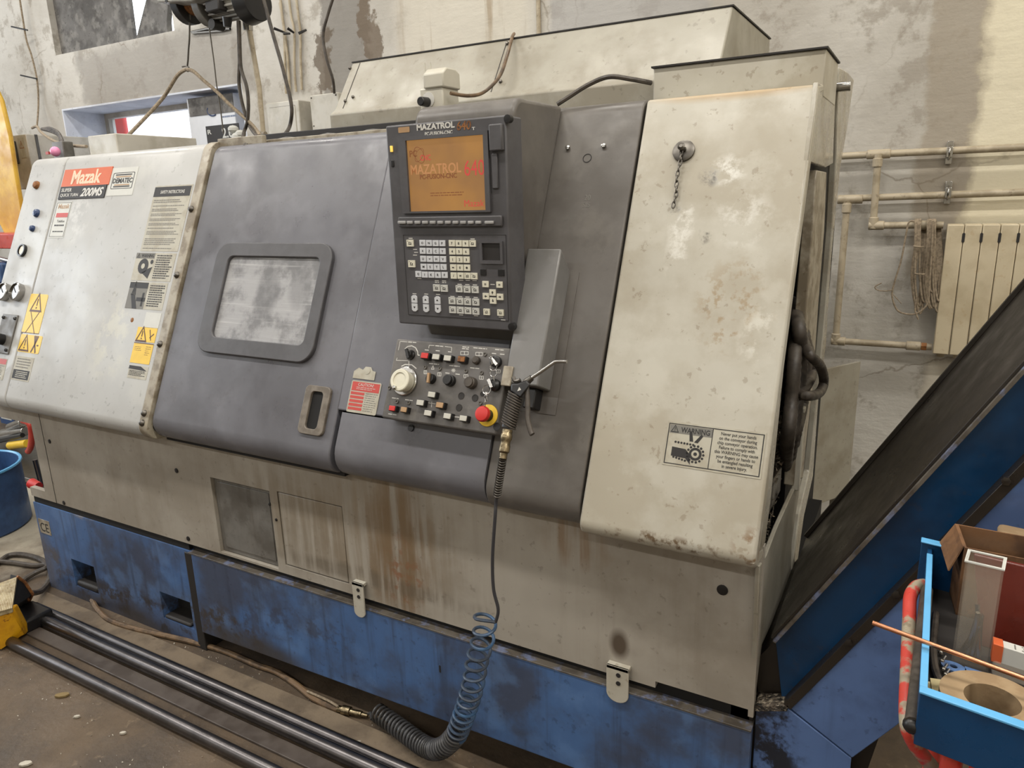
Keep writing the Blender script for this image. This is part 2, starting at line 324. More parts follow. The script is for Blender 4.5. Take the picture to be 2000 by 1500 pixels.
def floor_mat():
    t = NT('mottled_concrete')
    c = t.mix(t.ramp(t.noise(2.2, 9, rough=.7), 0.35, 0.68), C4((92, 77, 60)), C4((62, 52, 42)))
    c = t.mix(t.math('MULTIPLY', t.ramp(t.noise(22, 5, off=(2, 1, 1)), .6, .7), .55), c, C4((116, 100, 80)))
    c = t.mix(t.math('MULTIPLY', t.ramp(t.noise(60, 3, off=(4, 1, 1)), .68, .74), .7), c, C4((36, 30, 25)))
    c = t.mix(t.math('MULTIPLY', t.blob((-2.0, 1.8, 0), (1.6, .3, .5), .8), .8), c, C4((44, 38, 32)))  # darker oval of floor under the machine
    c = t.mix(t.math('MULTIPLY', t.blob((-4.6, 2.0, 0), (1.4, 1.0, .5), .6), .85), c, C4((176, 168, 150)))
    c = t.mix(t.math('MULTIPLY', t.blob((-.2, 3.3, 0), (.9, .5, .5), .6), .85), c, C4((160, 152, 136)))
    t.L(c, t.b.inputs['Base Color'])
    t.L(t.ramp(t.noise(4, 5), .3, .7, .45, .8), t.b.inputs['Roughness'])
    bp = t.n('ShaderNodeBump'); bp.inputs['Strength'].default_value = .3; bp.inputs['Distance'].default_value = .01
    t.L(t.noise(40, 6), bp.inputs['Height']); t.L(bp.outputs[0], t.b.inputs['Normal'])
    return t.m
m['floor'] = floor_mat()

# ------------------------------------------------------------------ mesh builder
class MB:
    def __init__(s): s.v = []; s.f = []; s.mi = []; s.cur = 0
    def m(s, i): s.cur = i; return s
    def add(s, vs, fs):
        b = len(s.v); s.v += [V3(q) for q in vs]; s.f += [tuple(i + b for i in f) for f in fs]; s.mi += [s.cur] * len(fs); return s
    def box(s, F, a0, a1, b0, b1, c0, c1):
        vs = [F.p(a, b, c) for c in (c0, c1) for b in (b0, b1) for a in (a0, a1)]
        return s.add(vs, [(0, 2, 3, 1), (4, 5, 7, 6), (0, 1, 5, 4), (2, 6, 7, 3), (0, 4, 6, 2), (1, 3, 7, 5)])
    def prism(s, F, poly, c0, c1, cap=True):
        n = len(poly); vs = [F.p(a, b, c0) for a, b in poly] + [F.p(a, b, c1) for a, b in poly]
        fs = [(i, (i + 1) % n, n + (i + 1) % n, n + i) for i in range(n)]
        if cap: fs += [tuple(range(n - 1, -1, -1)), tuple(range(n, 2 * n))]
        return s.add(vs, fs)
    def hexa(s, bot, top):
        n = len(bot)
        return s.add(list(bot) + list(top), [(i, (i + 1) % n, n + (i + 1) % n, n + i) for i in range(n)] + [tuple(range(n - 1, -1, -1)), tuple(range(n, 2 * n))])
    def ring(s, c, u, v, r, n, vs):
        for k in range(n):
            a = 2 * math.pi * k / n; vs.append(c + u * (r * math.cos(a)) + v * (r * math.sin(a)))
    def lathe(s, F, prof, n=20):
        """prof: (radius, height along F.n)"""
        vs = []
        for r, h in prof: s.ring(F.p(0, 0, h), F.u, F.v, max(r, 1e-5), n, vs)
        fs = []
        for j in range(len(prof) - 1):
            for k in range(n):
                fs.append((j * n + k, j * n + (k + 1) % n, (j + 1) * n + (k + 1) % n, (j + 1) * n + k))
        fs.append(tuple(range(n - 1, -1, -1))); L = (len(prof) - 1) * n; fs.append(tuple(range(L, L + n)))
        return s.add(vs, fs)
    def cyl(s, p0, p1, r0, r1=None, n=16):
        p0, p1 = V3(p0), V3(p1); d = (p1 - p0); h = d.length; d.normalize()
        u = d.orthogonal().normalized(); F = Fr(p0, u, d.cross(u), d)
        return s.lathe(F, [(r0, 0), (r0 if r1 is None else r1, h)], n)
    def tube(s, pts, r, n=8, closed=False):
        pts = [V3(q) for q in pts]; N = len(pts); vs = []
        d0 = (pts[1] - pts[0]).normalized(); u = d0.orthogonal().normalized()
        for i, q in enumerate(pts):
            if closed: d = (pts[(i + 1) % N] - pts[i - 1])
            else: d = pts[min(i + 1, N - 1)] - pts[max(i - 1, 0)]
            if d.length < 1e-9: d = d0
            d.normalize(); u = (u - d * u.dot(d))
            if u.length < 1e-6: u = d.orthogonal()
            u.normalize(); vv = d.cross(u)
            rr = r[i] if isinstance(r, (list, tuple)) else r
            s.ring(q, u, vv, rr, n, vs)
        fs = []
        M_ = N if closed else N - 1
        for j in range(M_):
            for k in range(n):
                a, b = j * n, ((j + 1) % N) * n
                fs.append((a + k, a + (k + 1) % n, b + (k + 1) % n, b + k))
        if not closed:
            fs.append(tuple(range(n - 1, -1, -1))); L = (N - 1) * n; fs.append(tuple(range(L, L + n)))
        return s.add(vs, fs)
    def sphere(s, c, r, n=10, F=None, sc=(1, 1, 1)):
        F = F or Fr(c, (1, 0, 0), (0, 1, 0), (0, 0, 1)); k = n // 2
        vs = []; fs = []
        for j in range(1, k):
            t = math.pi * j / k
            for i in range(n):
                a = 2 * math.pi * i / n
                vs.append(F.p(r * sc[0] * math.sin(t) * math.cos(a), r * sc[1] * math.sin(t) * math.sin(a), r * sc[2] * math.cos(t)))
        for j in range(k - 2):
            for i in range(n): fs.append((j * n + i, (j + 1) * n + i, (j + 1) * n + (i + 1) % n, j * n + (i + 1) % n))
        t_, b_ = len(vs), len(vs) + 1; vs += [F.p(0, 0, r * sc[2]), F.p(0, 0, -r * sc[2])]
        for i in range(n):
            fs.append((t_, i, (i + 1) % n)); L = (k - 2) * n; fs.append((b_, L + (i + 1) % n, L + i))
        return s.add(vs, fs)
    def plate(s, F, a0, a1, b0, b1, c0, c1, holes=()):
        """slab with rectangular holes"""
        A = sorted({a0, a1} | {q for h in holes for q in h[:2]}); B = sorted({b0, b1} | {q for h in holes for q in h[2:]})
        A = [q for q in A if a0 <= q <= a1]; B = [q for q in B if b0 <= q <= b1]
        def solid(i, j):
            if i < 0 or j < 0 or i >= len(A) - 1 or j >= len(B) - 1: return False
            x, y = (A[i] + A[i + 1]) / 2, (B[j] + B[j + 1]) / 2
            return not any(h[0] < x < h[1] and h[2] < y < h[3] for h in holes)
        for i in range(len(A) - 1):
            for j in range(len(B) - 1):
                if not solid(i, j): continue
                x0, x1, y0, y1 = A[i], A[i + 1], B[j], B[j + 1]
                s.add([F.p(x0, y0, c1), F.p(x1, y0, c1), F.p(x1, y1, c1), F.p(x0, y1, c1)], [(0, 1, 2, 3)])
                s.add([F.p(x0, y0, c0), F.p(x1, y0, c0), F.p(x1, y1, c0), F.p(x0, y1, c0)], [(3, 2, 1, 0)])
                for di, dj, q in ((-1, 0, ((x0, y0), (x0, y1))), (1, 0, ((x1, y1), (x1, y0))), (0, -1, ((x1, y0), (x0, y0))), (0, 1, ((x0, y1), (x1, y1)))):
                    if not solid(i + di, j + dj):
                        (p, q2) = q
                        s.add([F.p(*p, c0), F.p(*q2, c0), F.p(*q2, c1), F.p(*p, c1)], [(0, 1, 2, 3)])
        return s
    def text(s, string, F, a0, a1, b0, b1, h=0.0006, bold=0.0, shear=0.0, keep=False, c=0.0):
        cu = bpy.data.curves.new('t', 'FONT'); cu.body = string; cu.size = 1; cu.extrude = 0.5
        cu.offset = bold; cu.shear = shear; cu.resolution_u = 3; cu.align_x = 'CENTER'
        o = bpy.data.objects.new('t', cu); COL.objects.link(o)
        dg = bpy.context.evaluated_depsgraph_get(); me = o.evaluated_get(dg).to_mesh()
        vs = [q.co.copy() for q in me.vertices]; fs = [tuple(p.vertices) for p in me.polygons]
        o.evaluated_get(dg).to_mesh_clear(); bpy.data.objects.remove(o); bpy.data.curves.remove(cu)
        if not vs: return s
        x0 = min(q.x for q in vs); x1 = max(q.x for q in vs); y0 = min(q.y for q in vs); y1 = max(q.y for q in vs)
        sx = (a1 - a0) / max(x1 - x0, 1e-6); sy = (b1 - b0) / max(y1 - y0, 1e-6)
        ox, oy = a0, b0
        if keep:
            k = min(sx, sy); ox = (a0 + a1) / 2 - k * (x1 - x0) / 2; oy = (b0 + b1) / 2 - k * (y1 - y0) / 2; sx = sy = k
        s.add([F.p(ox + (q.x - x0) * sx, oy + (q.y - y0) * sy, c + (q.z + 0.5) * h) for q in vs], fs); return s
    def build(s, name, mats, parent=None, bevel=0, smooth=True, seg=2, **tags):
        if not isinstance(mats, (list, tuple)): mats = [mats]
        lo = V3([min(q[i] for q in s.v) for i in range(3)]); hi = V3([max(q[i] for q in s.v) for i in range(3)])
        org = V3(((lo.x + hi.x) / 2, (lo.y + hi.y) / 2, lo.z))
        me = bpy.data.meshes.new(name); me.from_pydata([tuple(q - org) for q in s.v], [], s.f)
        for q in mats: me.materials.append(m[q] if isinstance(q, str) else q)
        me.polygons.foreach_set('material_index', s.mi)
        me.update()
        if smooth:
            me.polygons.foreach_set('use_smooth', [True] * len(me.polygons)); me.set_sharp_from_angle(angle=math.radians(38))
        o = bpy.data.objects.new(name, me); COL.objects.link(o)
        if parent is not None:
            o.parent = parent; org = org - WORG[parent.name]
            WORG[o.name] = org + WORG[parent.name]
        else: WORG[o.name] = org.copy()
        o.location = org
        if bevel:
            b = o.modifiers.new('bevel', 'BEVEL'); b.width = bevel; b.segments = seg; b.limit_method = 'ANGLE'; b.angle_limit = math.radians(40)
        for k, q in tags.items(): o[k] = q
        return o
WORG = {}
def thing(name, label, cat, loc, group=None):
    o = bpy.data.objects.new(name, None); COL.objects.link(o); o.location = loc; o.empty_display_size = .1
    WORG[o.name] = V3(loc); o['label'] = label; o['category'] = cat
    if group: o['group'] = group
    return o
def T(o, label, cat, group=None):
    o['label'] = label; o['category'] = cat
    if group: o['group'] = group
    return o
def cr(pts, k=8, closed=False):
    pts = [V3(q) for q in pts]; n = len(pts); out = []
    for i in range(n if closed else n - 1):
        if closed: p0, p1, p2, p3 = pts[i - 1], pts[i], pts[(i + 1) % n], pts[(i + 2) % n]
        else: p0, p1, p2, p3 = pts[max(i - 1, 0)], pts[i], pts[i + 1], pts[min(i + 2, n - 1)]
        for j in range(k):
            t = j / k
            out.append(0.5 * ((2 * p1) + (p2 - p0) * t + (2 * p0 - 5 * p1 + 4 * p2 - p3) * t * t + (3 * p1 - p0 - 3 * p2 + p3) * t ** 3))
    if not closed: out.append(pts[-1])
    return out
def fillet(a, b, c, r, n=8):
    """rounded corner at 2-D point b"""
    a, b, c = (V3((q[0], q[1], 0)) for q in (a, b, c)); d1 = (a - b).normalized(); d2 = (c - b).normalized()
    th = math.acos(max(-1, min(1, d1.dot(d2)))); t = r / math.tan(th / 2); cen = b + (d1 + d2).normalized() * (r / math.sin(th / 2))
    s_, e_ = b + d1 * t - cen, b + d2 * t - cen; an = math.acos(max(-1, min(1, s_.dot(e_) / r / r))); out = []
    for i in range(n + 1):
        k = i / n; q = cen + (s_ * math.sin((1 - k) * an) + e_ * math.sin(k * an)) / math.sin(an); out.append((q.x, q.y))
    return out
def rrect(a0, a1, b0, b1, r, n=5):
    P_ = [(a0, b0), (a1, b0), (a1, b1), (a0, b1)]; out = []
    for i in range(4): out += fillet(P_[i - 1], P_[i], P_[(i + 1) % 4], r, n)
    return out
def framering(mb, F, outer, inner, c0, c1):
    n = len(outer); vs = [F.p(a, b, c) for c in (c0, c1) for L_ in (outer, inner) for a, b in L_]; fs = []
    for i in range(n):
        j = (i + 1) % n
        fs += [(2 * n + i, 2 * n + j, 3 * n + j, 3 * n + i), (i, n + i, n + j, j), (i, j, 2 * n + j, 2 * n + i), (n + i, 3 * n + i, 3 * n + j, n + j)]
    mb.add(vs, fs); return mb

# ================================================================== SETTING
mb = MB(); mb.box(W, -9, 5, -4.5, 6.0, -0.1, 0); mb.build('floor', 'floor', kind='structure', smooth=False)
NI = (-6.04, -4.62, 2.766, 3.7); WI = (-6.09, -4.03, 1.62, 2.375)
mb = MB(); mb.plate(WL, -9, 5, 0, 4.6, -0.42, 0, [NI, WI]); mb.build('wall_back', 'wall', kind='structure', smooth=False)
mb = MB(); mb.box(W, -9.2, -9, -4.5, 6, 0, 4.6); mb.build('wall_left', 'wall', kind='structure', smooth=False)
mb = MB(); mb.box(W, 5, 5.2, -4.5, 4.02, 0, 4.6); mb.build('wall_right', 'wall', kind='structure', smooth=False)
mb = MB(); mb.box(W, -9, 5, -4.7, -4.5, 0, 4.6); mb.build('wall_front', 'wall', kind='structure', smooth=False)
mb = MB(); mb.box(W, -9, 5, -4.5, 4.02, 4.6, 4.7); mb.build('ceiling', 'cabinet', kind='structure', smooth=False)
# reveals of the lower opening, blue daylight set in their colour, and its frame
wf = MB(); wf.plate(WL, WI[0], WI[1], WI[2], WI[3], -0.42, -0.0, [(WI[0] + .012, WI[1] - .012, WI[2] + .012, WI[3] - .012)])
win = wf.build('window_1', 'reveal', kind='structure', smooth=False)
fr = MB(); fr.plate(WL, WI[0], WI[1], WI[2], WI[3], -0.40, -0.34, [(WI[0] + .06, -4.83, WI[2] + .06, WI[3] - .05), (-4.78, WI[1] - .06, WI[2] + .06, WI[3] - .05)])
fr.build('window_frame', 'cabinet', win, bevel=.006)
for a0, a1 in ((WI[0] + .06, -4.83), (-4.78, WI[1] - .06)):
    q = MB(); q.box(WL, a0, a1, WI[2] + .06, WI[3] - .05, -0.375, -0.37); q.build('pane', 'pane', win, smooth=False)
# upper opening closed with rough concrete pieces, daylight between them
w2 = MB(); F2 = Fr((0, 3.65, 0), (1, 0, 0), (0, 0, 1), (0, -1, 0))
h = lambda *p: F2.hit(*p)
up = MB(); a = [h(80, 118), h(262, 82), h(250, -8), (h(248, -30)[0], 3.75), (h(80, -30)[0] - .1, 3.75)]
up.prism(F2, a, -.03, 0); wn2 = up.build('window_2', 'concrete', kind='structure', smooth=False)
up = MB(); a = [h(268, 78), h(330, 70), h(328, 40), h(332, -10), (h(332, -30)[0], 3.75), (h(292, -30)[0], 3.75), h(290, -8)]
up.prism(F2, a, -.03, 0.01); up.build('concrete_slab', 'concrete', wn2, smooth=False)
# outside the window
mb = MB(); mb.box(W, -14, 1, 8, 8.2, 0, 4.2); T(mb.build('neighbour_wall', 'outwall', smooth=False), 'bright white rendered wall seen through the low window', 'wall')
q0 = P(232, 300, 5.2); q1 = P(250, 222, 5.2)
mb = MB(); mb.box(W, q0.x, q1.x - .02, 5.15, 5.2, 0, q1.z); T(mb.build('red_pillar', 'outred', bevel=.02), 'red upright panel standing outside the bright low window', 'pillar')

# ================================================================== THE LATHE
LA = thing('cnc_lathe', 'large turning machine in worn white, charcoal and blue paint filling the middle of the hall', 'machine', (-1.7, 2.2, 0))
XR = -0.236
YZ = Fr((0, 0, 0), (0, 1, 0), (0, 0, 1), (1, 0, 0))
def slopexy(z): return 1.385 + (z - .868) * math.cos(ANG) / math.sin(ANG)
def prof(v0=None, v1=None, off=0.0, top=1.812, back=2.0, rb=.045, rt=.05, t=.025):
    """cross-section (y, z) of a sheet cover on the sloping front"""
    pt = lambda v, o: (1.385 + math.cos(ANG) * v - math.sin(ANG) * o, .868 + math.sin(ANG) * v + math.cos(ANG) * o)
    zb = .842
    vb = (zb - .868 - math.cos(ANG) * off) / math.sin(ANG); vt = (top - .868 - math.cos(ANG) * off) / math.sin(ANG)
    def line(o, ins):
        out = []
        B = pt(vb + ins / math.sin(ANG) * 1.0, o); Tt = pt(vt - ins / math.sin(ANG), o)
        B = (pt(0, o)[0] + (zb + ins - pt(0, o)[1]) / math.tan(ANG), zb + ins); Tt = (pt(0, o)[0] + (top - ins - pt(0, o)[1]) / math.tan(ANG), top - ins)
        if v0 is None: out += [(1.475, zb + ins)] + fillet((1.475, zb + ins), B, Tt, max(rb - ins, .01))
        else: out.append(pt(v0, o))
        if v1 is None: out += fillet(B, Tt, (back, top - ins), max(rt - ins, .01)) + [(back, top - ins)]
        else: out.append(pt(v1, o))
        return out
    return line(off, 0) + line(off - t, t)[::-1]
def cover(name, x0, x1, mat, bev=.004, **kw):
    mb = MB(); mb.prism(YZ, prof(**kw), x0, x1); return mb.build(name, mat, LA, bevel=bev)
cover('left_end_cover', -3.32, -3.078, 'white')
cover('left_cover', -3.072, -2.236, 'white')
cover('edge_trim', -2.234, -2.192, 'trimsteel', off=.004, top=1.816, bev=.002)
door = cover('sliding_door', -2.183, -1.4005, 'grey', off=-.004, rb=.06, bev=.004, top=1.80)
cover('upper_fascia', -1.3995, -.884, 'grey', v0=.181)
cover('lower_fascia', -1.376, -.888, 'grey', v1=.176, off=.004, rb=.07)
cover('right_fascia', -.8845, -.632, 'grey_warm', rb=.06, top=1.822)
ecp = [(1.475, .842)] + fillet((1.475, .842), (1.3735, .842), SL.p(0, .5)[1:], .03) + [tuple(SL.p(0, 1.040)[1:])] + [(1.90, 1.828), (1.90, 1.81), (1.845, 1.80), (1.435, .875), (1.475, .862)]
mb = MB(); mb.prism(YZ, ecp, -.626, XR); mb.build('end_cover', 'cream', LA, bevel=.006)
# top of the machine
mb = MB(); mb.box(W, -.64, XR, 1.895, 2.14, 1.80, 1.902); mb.build('cap_box', 'cream', LA, bevel=.003)
mb = MB(); mb.box(W, -.644, XR + .004, 1.888, 2.144, 1.902, 1.906); mb.build('cap_lid', 'dark_steel', LA)
mb = MB(); mb.prism(YZ, [(1.97, 1.70), (1.97, 1.885), (2.0, 1.905), (2.11, 2.066), (2.63, 2.066), (2.63, 1.70)], -1.80, -.50); tw = mb.build('rear_tower', 'tower', LA, bevel=.004)
mb = MB(); mb.box(W, -1.803, -.497, 2.108, 2.633, 2.066, 2.07); mb.build('tower_lid', 'dark_steel', tw)
TS = Fr((0, 2.0, 1.905), (1, 0, 0), (0, .11, .161), (0, -.161, .11))
for px, py in ((684, 134), (675, 198), (991, 86), (978, 160), (690, 190)):
    a, b = TS.hit(px, py); q = MB(); q.sphere(TS.p(a, b, .002), .006, 8); q.build('screw', 'dsteel', tw)
a, b = TS.hit(978, 120); q = MB(); q.box(TS, a - .001, a + .001, 0.0, .19, 0, .0012); q.box(TS, -1.765, -1.763, 0, .19, 0, .0012); q.build('seam', 'dark_steel', tw)
mb = MB(); mb.box(W, -3.25, -.50, 1.9, 3.0, 1.70, 1.79); mb.build('roof_sheet', 'dark_steel', LA)
mb = MB(); mb.box(W, -3.228, -3.028, 2.0, 2.40, 1.78, 1.908); mb.build('top_housing', 'cabinet', LA, bevel=.004)
mb = MB()
mb.box(W, -2.17, -1.2, 1.86, 1.90, 1.78, 1.812); mb.build('door_rail', 'trimsteel', LA, bevel=.002)
mb = MB(); mb.box(W, -2.12, -1.15, 1.93, 1.96, 1.79, 1.838); mb.build('door_rail', 'dark_steel', LA, bevel=.002)
mb = MB(); mb.tube([(-2.0 + i * .024, 1.915 + .003 * math.sin(i * 1.7), 1.812 + .005 * math.sin(i * .8)) for i in range(36)], .005, 6); mb.build('rail_cable', 'access', LA)
mb = MB(); mb.box(W, -2.20, -1.98, 1.83, 1.85, 1.79, 1.825); mb.build('rail_bracket', 'trimsteel', LA, bevel=.002)
for px, py in ((412, 286), (480, 284)):
    p = P(px, py, 1.825); q = MB(); q.sphere(p, .009, 8); q.build('rail_bolt', 'dsteel', LA)
# side of the machine (x = XR)
mb = MB()
XS = Fr((XR, 0, 0), (0, 1, 0), (0, 0, 1), (1, 0, 0))
op_top = [(1.8, 1.80), tuple(SL.p(0, 1.03)[1:]), (slopexy(1.66), 1.66), (2.03, 1.65), (2.133, 1.80), (2.14, 1.902), (1.9, 1.902), (1.9, 1.82)]
mb.prism(XS, [(slopexy(1.82), 1.822), (slopexy(1.655), 1.655), (2.06, 1.648), (2.20, 1.66), (2.14, 1.83), (2.138, 1.90), (1.90, 1.90), (1.90, 1.822)], -.012, -.001)
mb.build('side_header', 'door_side', LA, bevel=.002)
# narrow return flange behind the slope edge
pl = [tuple(SL.p(0, v, -.002)[1:]) for v in (0.0, .85)] ; pr = [(y + .075 * (1 if z > 1.2 else 1.0), z) for y, z in pl]
mb = MB(); mb.prism(XS, [(1.39, .862), (slopexy(1.66), 1.66), (slopexy(1.66) + .02, 1.66), (1.60, 1.25), (1.535, .95), (1.50, .862)], -.012, -.001); mb.build('side_flange', 'door_side', LA, bevel=.002)
# lower side sheet rising towards the back
SPx = lambda *L: [tuple(PX(a, b, XR)[1:]) for a, b in L]
mb = MB(); mb.prism(XS, SPx((1474, 1386), (1486, 1106), (1499, 1085), (1520, 1030), (1560, 940), (1567, 935), (1555, 1010), (1548, 1060), (1546, 1130), (1531, 1160), (1508, 1220), (1490, 1260), (1481, 1330)), -.012, -.002); mb.build('side_sheet', 'tower', LA, bevel=.002)
# door jamb and rear post
mb = MB(); mb.prism(XS, SPx((1597, 352), (1600, 332), (1618, 336), (1613, 450), (1601, 600), (1591, 750), (1579, 850), (1571, 935), (1560, 935), (1553, 950), (1563, 830), (1571, 700), (1578, 600), (1591, 450)), -.03, -.004); mb.build('jamb', 'trimsteel', LA, bevel=.003)
mb = MB(); mb.box(Fr((XR - .012, 1.9, 0), (0, 1, 0), (0, 0, 1), (1, 0, 0)), .02, .045, .82, 1.05, 0, .02); mb.build('hinge_bar', 'whiteplastic', LA, bevel=.003)
mb = MB(); mb.prism(XS, SPx((1640, 131), (1658, 142), (1668, 155), (1655, 250), (1641, 330), (1624, 500), (1613, 680), (1600, 760), (1588, 930), (1570, 1010), (1553, 1130), (1538, 1200), (1545, 1130), (1562, 1005), (1582, 920), (1594, 800), (1609, 650), (1626, 450), (1634, 300), (1636, 190)), -.02, .0); mb.build('rear_cabinet', 'door_side', LA, bevel=.004)
mb = MB(); p = PX(1637, 170, XR); mb.cyl(p + V3((-.02, 0, 0)), p + V3((.03, 0, 0)), .012); mb.build('side_bolt', 'steel', LA)
# interior
mb = MB(); mb.box(W, -3.1, -.5, 1.9, 2.9, .55, 1.70); mb.box(W, -3.0, -.62, 1.56, 1.9, .45, .84); mb.box(W, -3.05, -.30, 2.2, 3.0, .1, 1.7); mb.prism(YZ, [(1.60, .87), (1.9, 1.70), (1.9, .87)], -3.0, -.66)
mb.build('inner_frame', 'dark', LA)
# swarf bed and hoses in the side opening
mb = MB()
for k in range(3): mb.box(Fr((XR - .19, 1.60 + .08 * k, .62 + .09 * k), (1, 0, 0), (0, .6, 1), None), 0, .15, 0, .28, -.1, 0)
mb.build('swarf_bed', 'chipbed', LA, bevel=.02)
mb = MB(); mb.box(W, XR - .17, XR - .02, 1.62, 1.80, .86, .93); mb.build('chip_step', 'black_metal', LA, bevel=.006)
ch = MB()
for k in range(900):
    if k < 620: y = random.uniform(1.56, 1.86); z = .68 + (y - 1.56) * 1.05 + random.uniform(-.05, .08); x = XR - random.uniform(.02, .06)
    else: x = random.uniform(-.24, -.14); y = random.uniform(1.50, 1.66); z = .455 + random.uniform(0, .012)
    r = random.uniform(.003, .009); pts = [V3((x, y, z)) + V3([random.uniform(-r, r) for _ in range(3)]) for _ in range(4)]
    ch.add(pts, [(0, 1, 2), (0, 2, 3), (0, 3, 1), (1, 3, 2)])
ch.build('swarf', 'chips', LA, smooth=False, kind='stuff')
HO = thing('corrugated_hoses', 'bundle of thick black ribbed hoses looping out of the machine side opening', 'hose', tuple(PX(1560, 780, XR)))
for pts, r in (([(1560, 600, -.30), (1553, 680, -.25), (1546, 780, -.242), (1538, 860, -.242), (1532, 930, -.28)], .0165),
               ([(1548, 590, -.29), (1560, 640, -.246), (1564, 700, -.24), (1558, 770, -.24), (1546, 860, -.242), (1538, 920, -.28)], .0165),
               ([(1552, 615, -.29), (1570, 655, -.25), (1574, 720, -.24), (1566, 790, -.242), (1552, 850, -.242), (1544, 900, -.28)], .016),
               ([(1566, 640, -.28), (1582, 690, -.235), (1586, 728, -.225), (1574, 755, -.225), (1556, 775, -.24), (1548, 800, -.26)], .0125),
               ([(1566, 650, -.26), (1580, 690, -.215), (1602, 715, -.195), (1609, 745, -.19), (1599, 768, -.195), (1574, 773, -.21), (1552, 764, -.25)], .0115)):
    path = cr([PX(a, b, c) for a, b, c in pts], 14)
    q = MB(); q.tube(path, [r * (1 + .09 * (i % 2)) for i in range(len(path))], 10); q.build('hose', 'rubber', HO)
# ---- lower body
LBx0 = -3.34
lb = MB(); lb.plate(BD, LBx0, XR, .432, .86, -.02, 0, [(-3.5, -3.205, .43, .48), (-3.5, -3.092, .47, .765), (-2.022, -1.742, .44, .716), (-1.708, -1.437, .464, .722), (-.467, XR - .012, .43, .450)])
body = lb.build('lower_body', 'lower', LA, smooth=False)
q = MB(); q.box(W, -3.0, XR - .012, 1.50, 1.52, .40, .86); q.build('body_back', 'dark', body, smooth=False)
q = MB(); q.box(BD, -2.020, -1.744, .442, .714, -.018, -.012); q.box(BD, -2.0, -1.76, .46, .70, -.012, -.009); q.build('access_panel', 'access', body, bevel=.002, label='dark recessed access panel')
q = MB(); q.box(BD, -1.704, -1.441, .468, .718, -.016, -.001); q.build('access_panel', 'lower', body, bevel=.002)
q = MB(); q.box(BD, -3.02, -3.017, .432, .85, 0, .0008); q.build('seam', 'dark_steel', body, smooth=False)
q = MB(); q.box(BD, -2.18, -1.385, .836, .87, .0, .03); q.build('door_shade_strip', 'dark', LA, bevel=.002)  # black strip standing in for the shade under the door lip
q = MB(); q.box(BD, -3.2, -2.2, .4, .438, -.04, -.005); q.build('gap_shade_strip', 'dark', body, smooth=False)  # black strip in place of the shade in the gap above the casting
for px, py in ((97, 862), (125, 982), (345, 919), (368, 1052), (1411, 1152), (527, 985), (540, 1015)):
    a, b = BD.hit(px, py); r = .0125 if px > 1400 else (.009 if px < 500 else .005)
    q = MB(); q.lathe(BD.at(a, b), [(r, -.004), (r, .002), (r * .7, .003)], 14); q.build('plug', 'black', body)
# ---- blue base
base = MB(); base.plate(BD, -3.205, -2.195, 0.0, .402, -1.2, 0, [(-2.995, -2.835, .058, .185), (-2.415, -2.238, .070, .184)])
bs = base.build('base_casting', 'blue', LA, smooth=False, label='blue machine base with square lifting pockets')
q = MB(); q.box(W, -3.1, -2.2, 1.55, 1.9, .03, .3); q.build('pocket_shade_box', 'dark', bs, smooth=False)  # black box close behind the pockets, stands in for their shade
for a in (-2.99, -2.41):
    q = MB(); q.box(BD, a, a + .15, .058 if a < -2.9 else .07, .085, -.09, .0); q.build('pocket_sill', 'dark_steel', bs, bevel=.01)
q = MB(); q.box(BD, -2.222, -2.178, .0, .395, -.15, .004); q.build('corner_foot', 'dark_steel', bs, bevel=.003)
q = MB(); q.prism(BD, [(-2.176, .085), (XR, .125), (XR, .402), (-2.172, .402)], -.01, .012); bc = q.build('base_cover', 'blue', LA, bevel=.003, label='long blue skirt sheet')
q = MB(); q.box(BD, -2.185, XR, .402, .407, -.05, .014); q.build('cover_lip', 'flange', bc, bevel=.001)
q = MB(); q.box(BD, -2.19, XR, .395, .45, -.06, -.045); q.build('gap_shade_strip', 'dark', bc, smooth=False)  # black backing, paints the open gap above the skirt as shade
a, b = BD.hit(864, 1302); q = MB(); q.prism(BD.at(a, b, 0.012), rrect(-.003, .003, -.012, .012, .0028, 3), 0, .0006); q.build('slot', 'ink', bc, smooth=False)
q = MB(); q.box(W, -2.1, XR - .02, 1.75, 2.9, 0.0, .40); q.build('sump', 'dark', bs, smooth=False)
p0 = BD.hit(78, 1022); p1 = BD.hit(98, 1052)
q = MB(); q.box(BD, -3.19, -3.11, .265, .33, 0, .002); q.m(1).text('CE', BD, -3.18, -3.12, .275, .315, .0006, c=.002); q.build('plate', ['trimsteel', 'ink'], bs, smooth=False, label='small CE plate')
for pts in (((695, 1130), (722, 1203)), ((1190, 1288), (1232, 1370))):
    (a0, b1), (a1, b0) = BD.hit(*pts[0]), BD.hit(*pts[1]); a0, a1 = min(a0, a1), max(a0, a1)
    pl = [(a0, b1), (a0, b0 + (a1 - a0) * .4)] + [((a0 + a1) / 2 - (a1 - a0) / 2 * math.cos(t), b0 + (a1 - a0) * .42 - (a1 - a0) * .42 * math.sin(t)) for t in [math.pi * i / 10 for i in range(1, 10)]] + [(a1, b0 + (a1 - a0) * .4), (a1, b1)]
    q = MB(); q.prism(BD, pl[::-1], .014, .02); q.box(BD, a0, a1, b1 - .01, b1, 0, .02); cl = q.build('clamp_plate', 'cream', LA, bevel=.0015)
    for k in (.022, .045):
        z = MB(); z.lathe(BD.at((a0 + a1) / 2 + .003, b1 - k, .02), [(.006, 0), (.006, .0015)], 12); z.build('bolt', 'ink', cl)
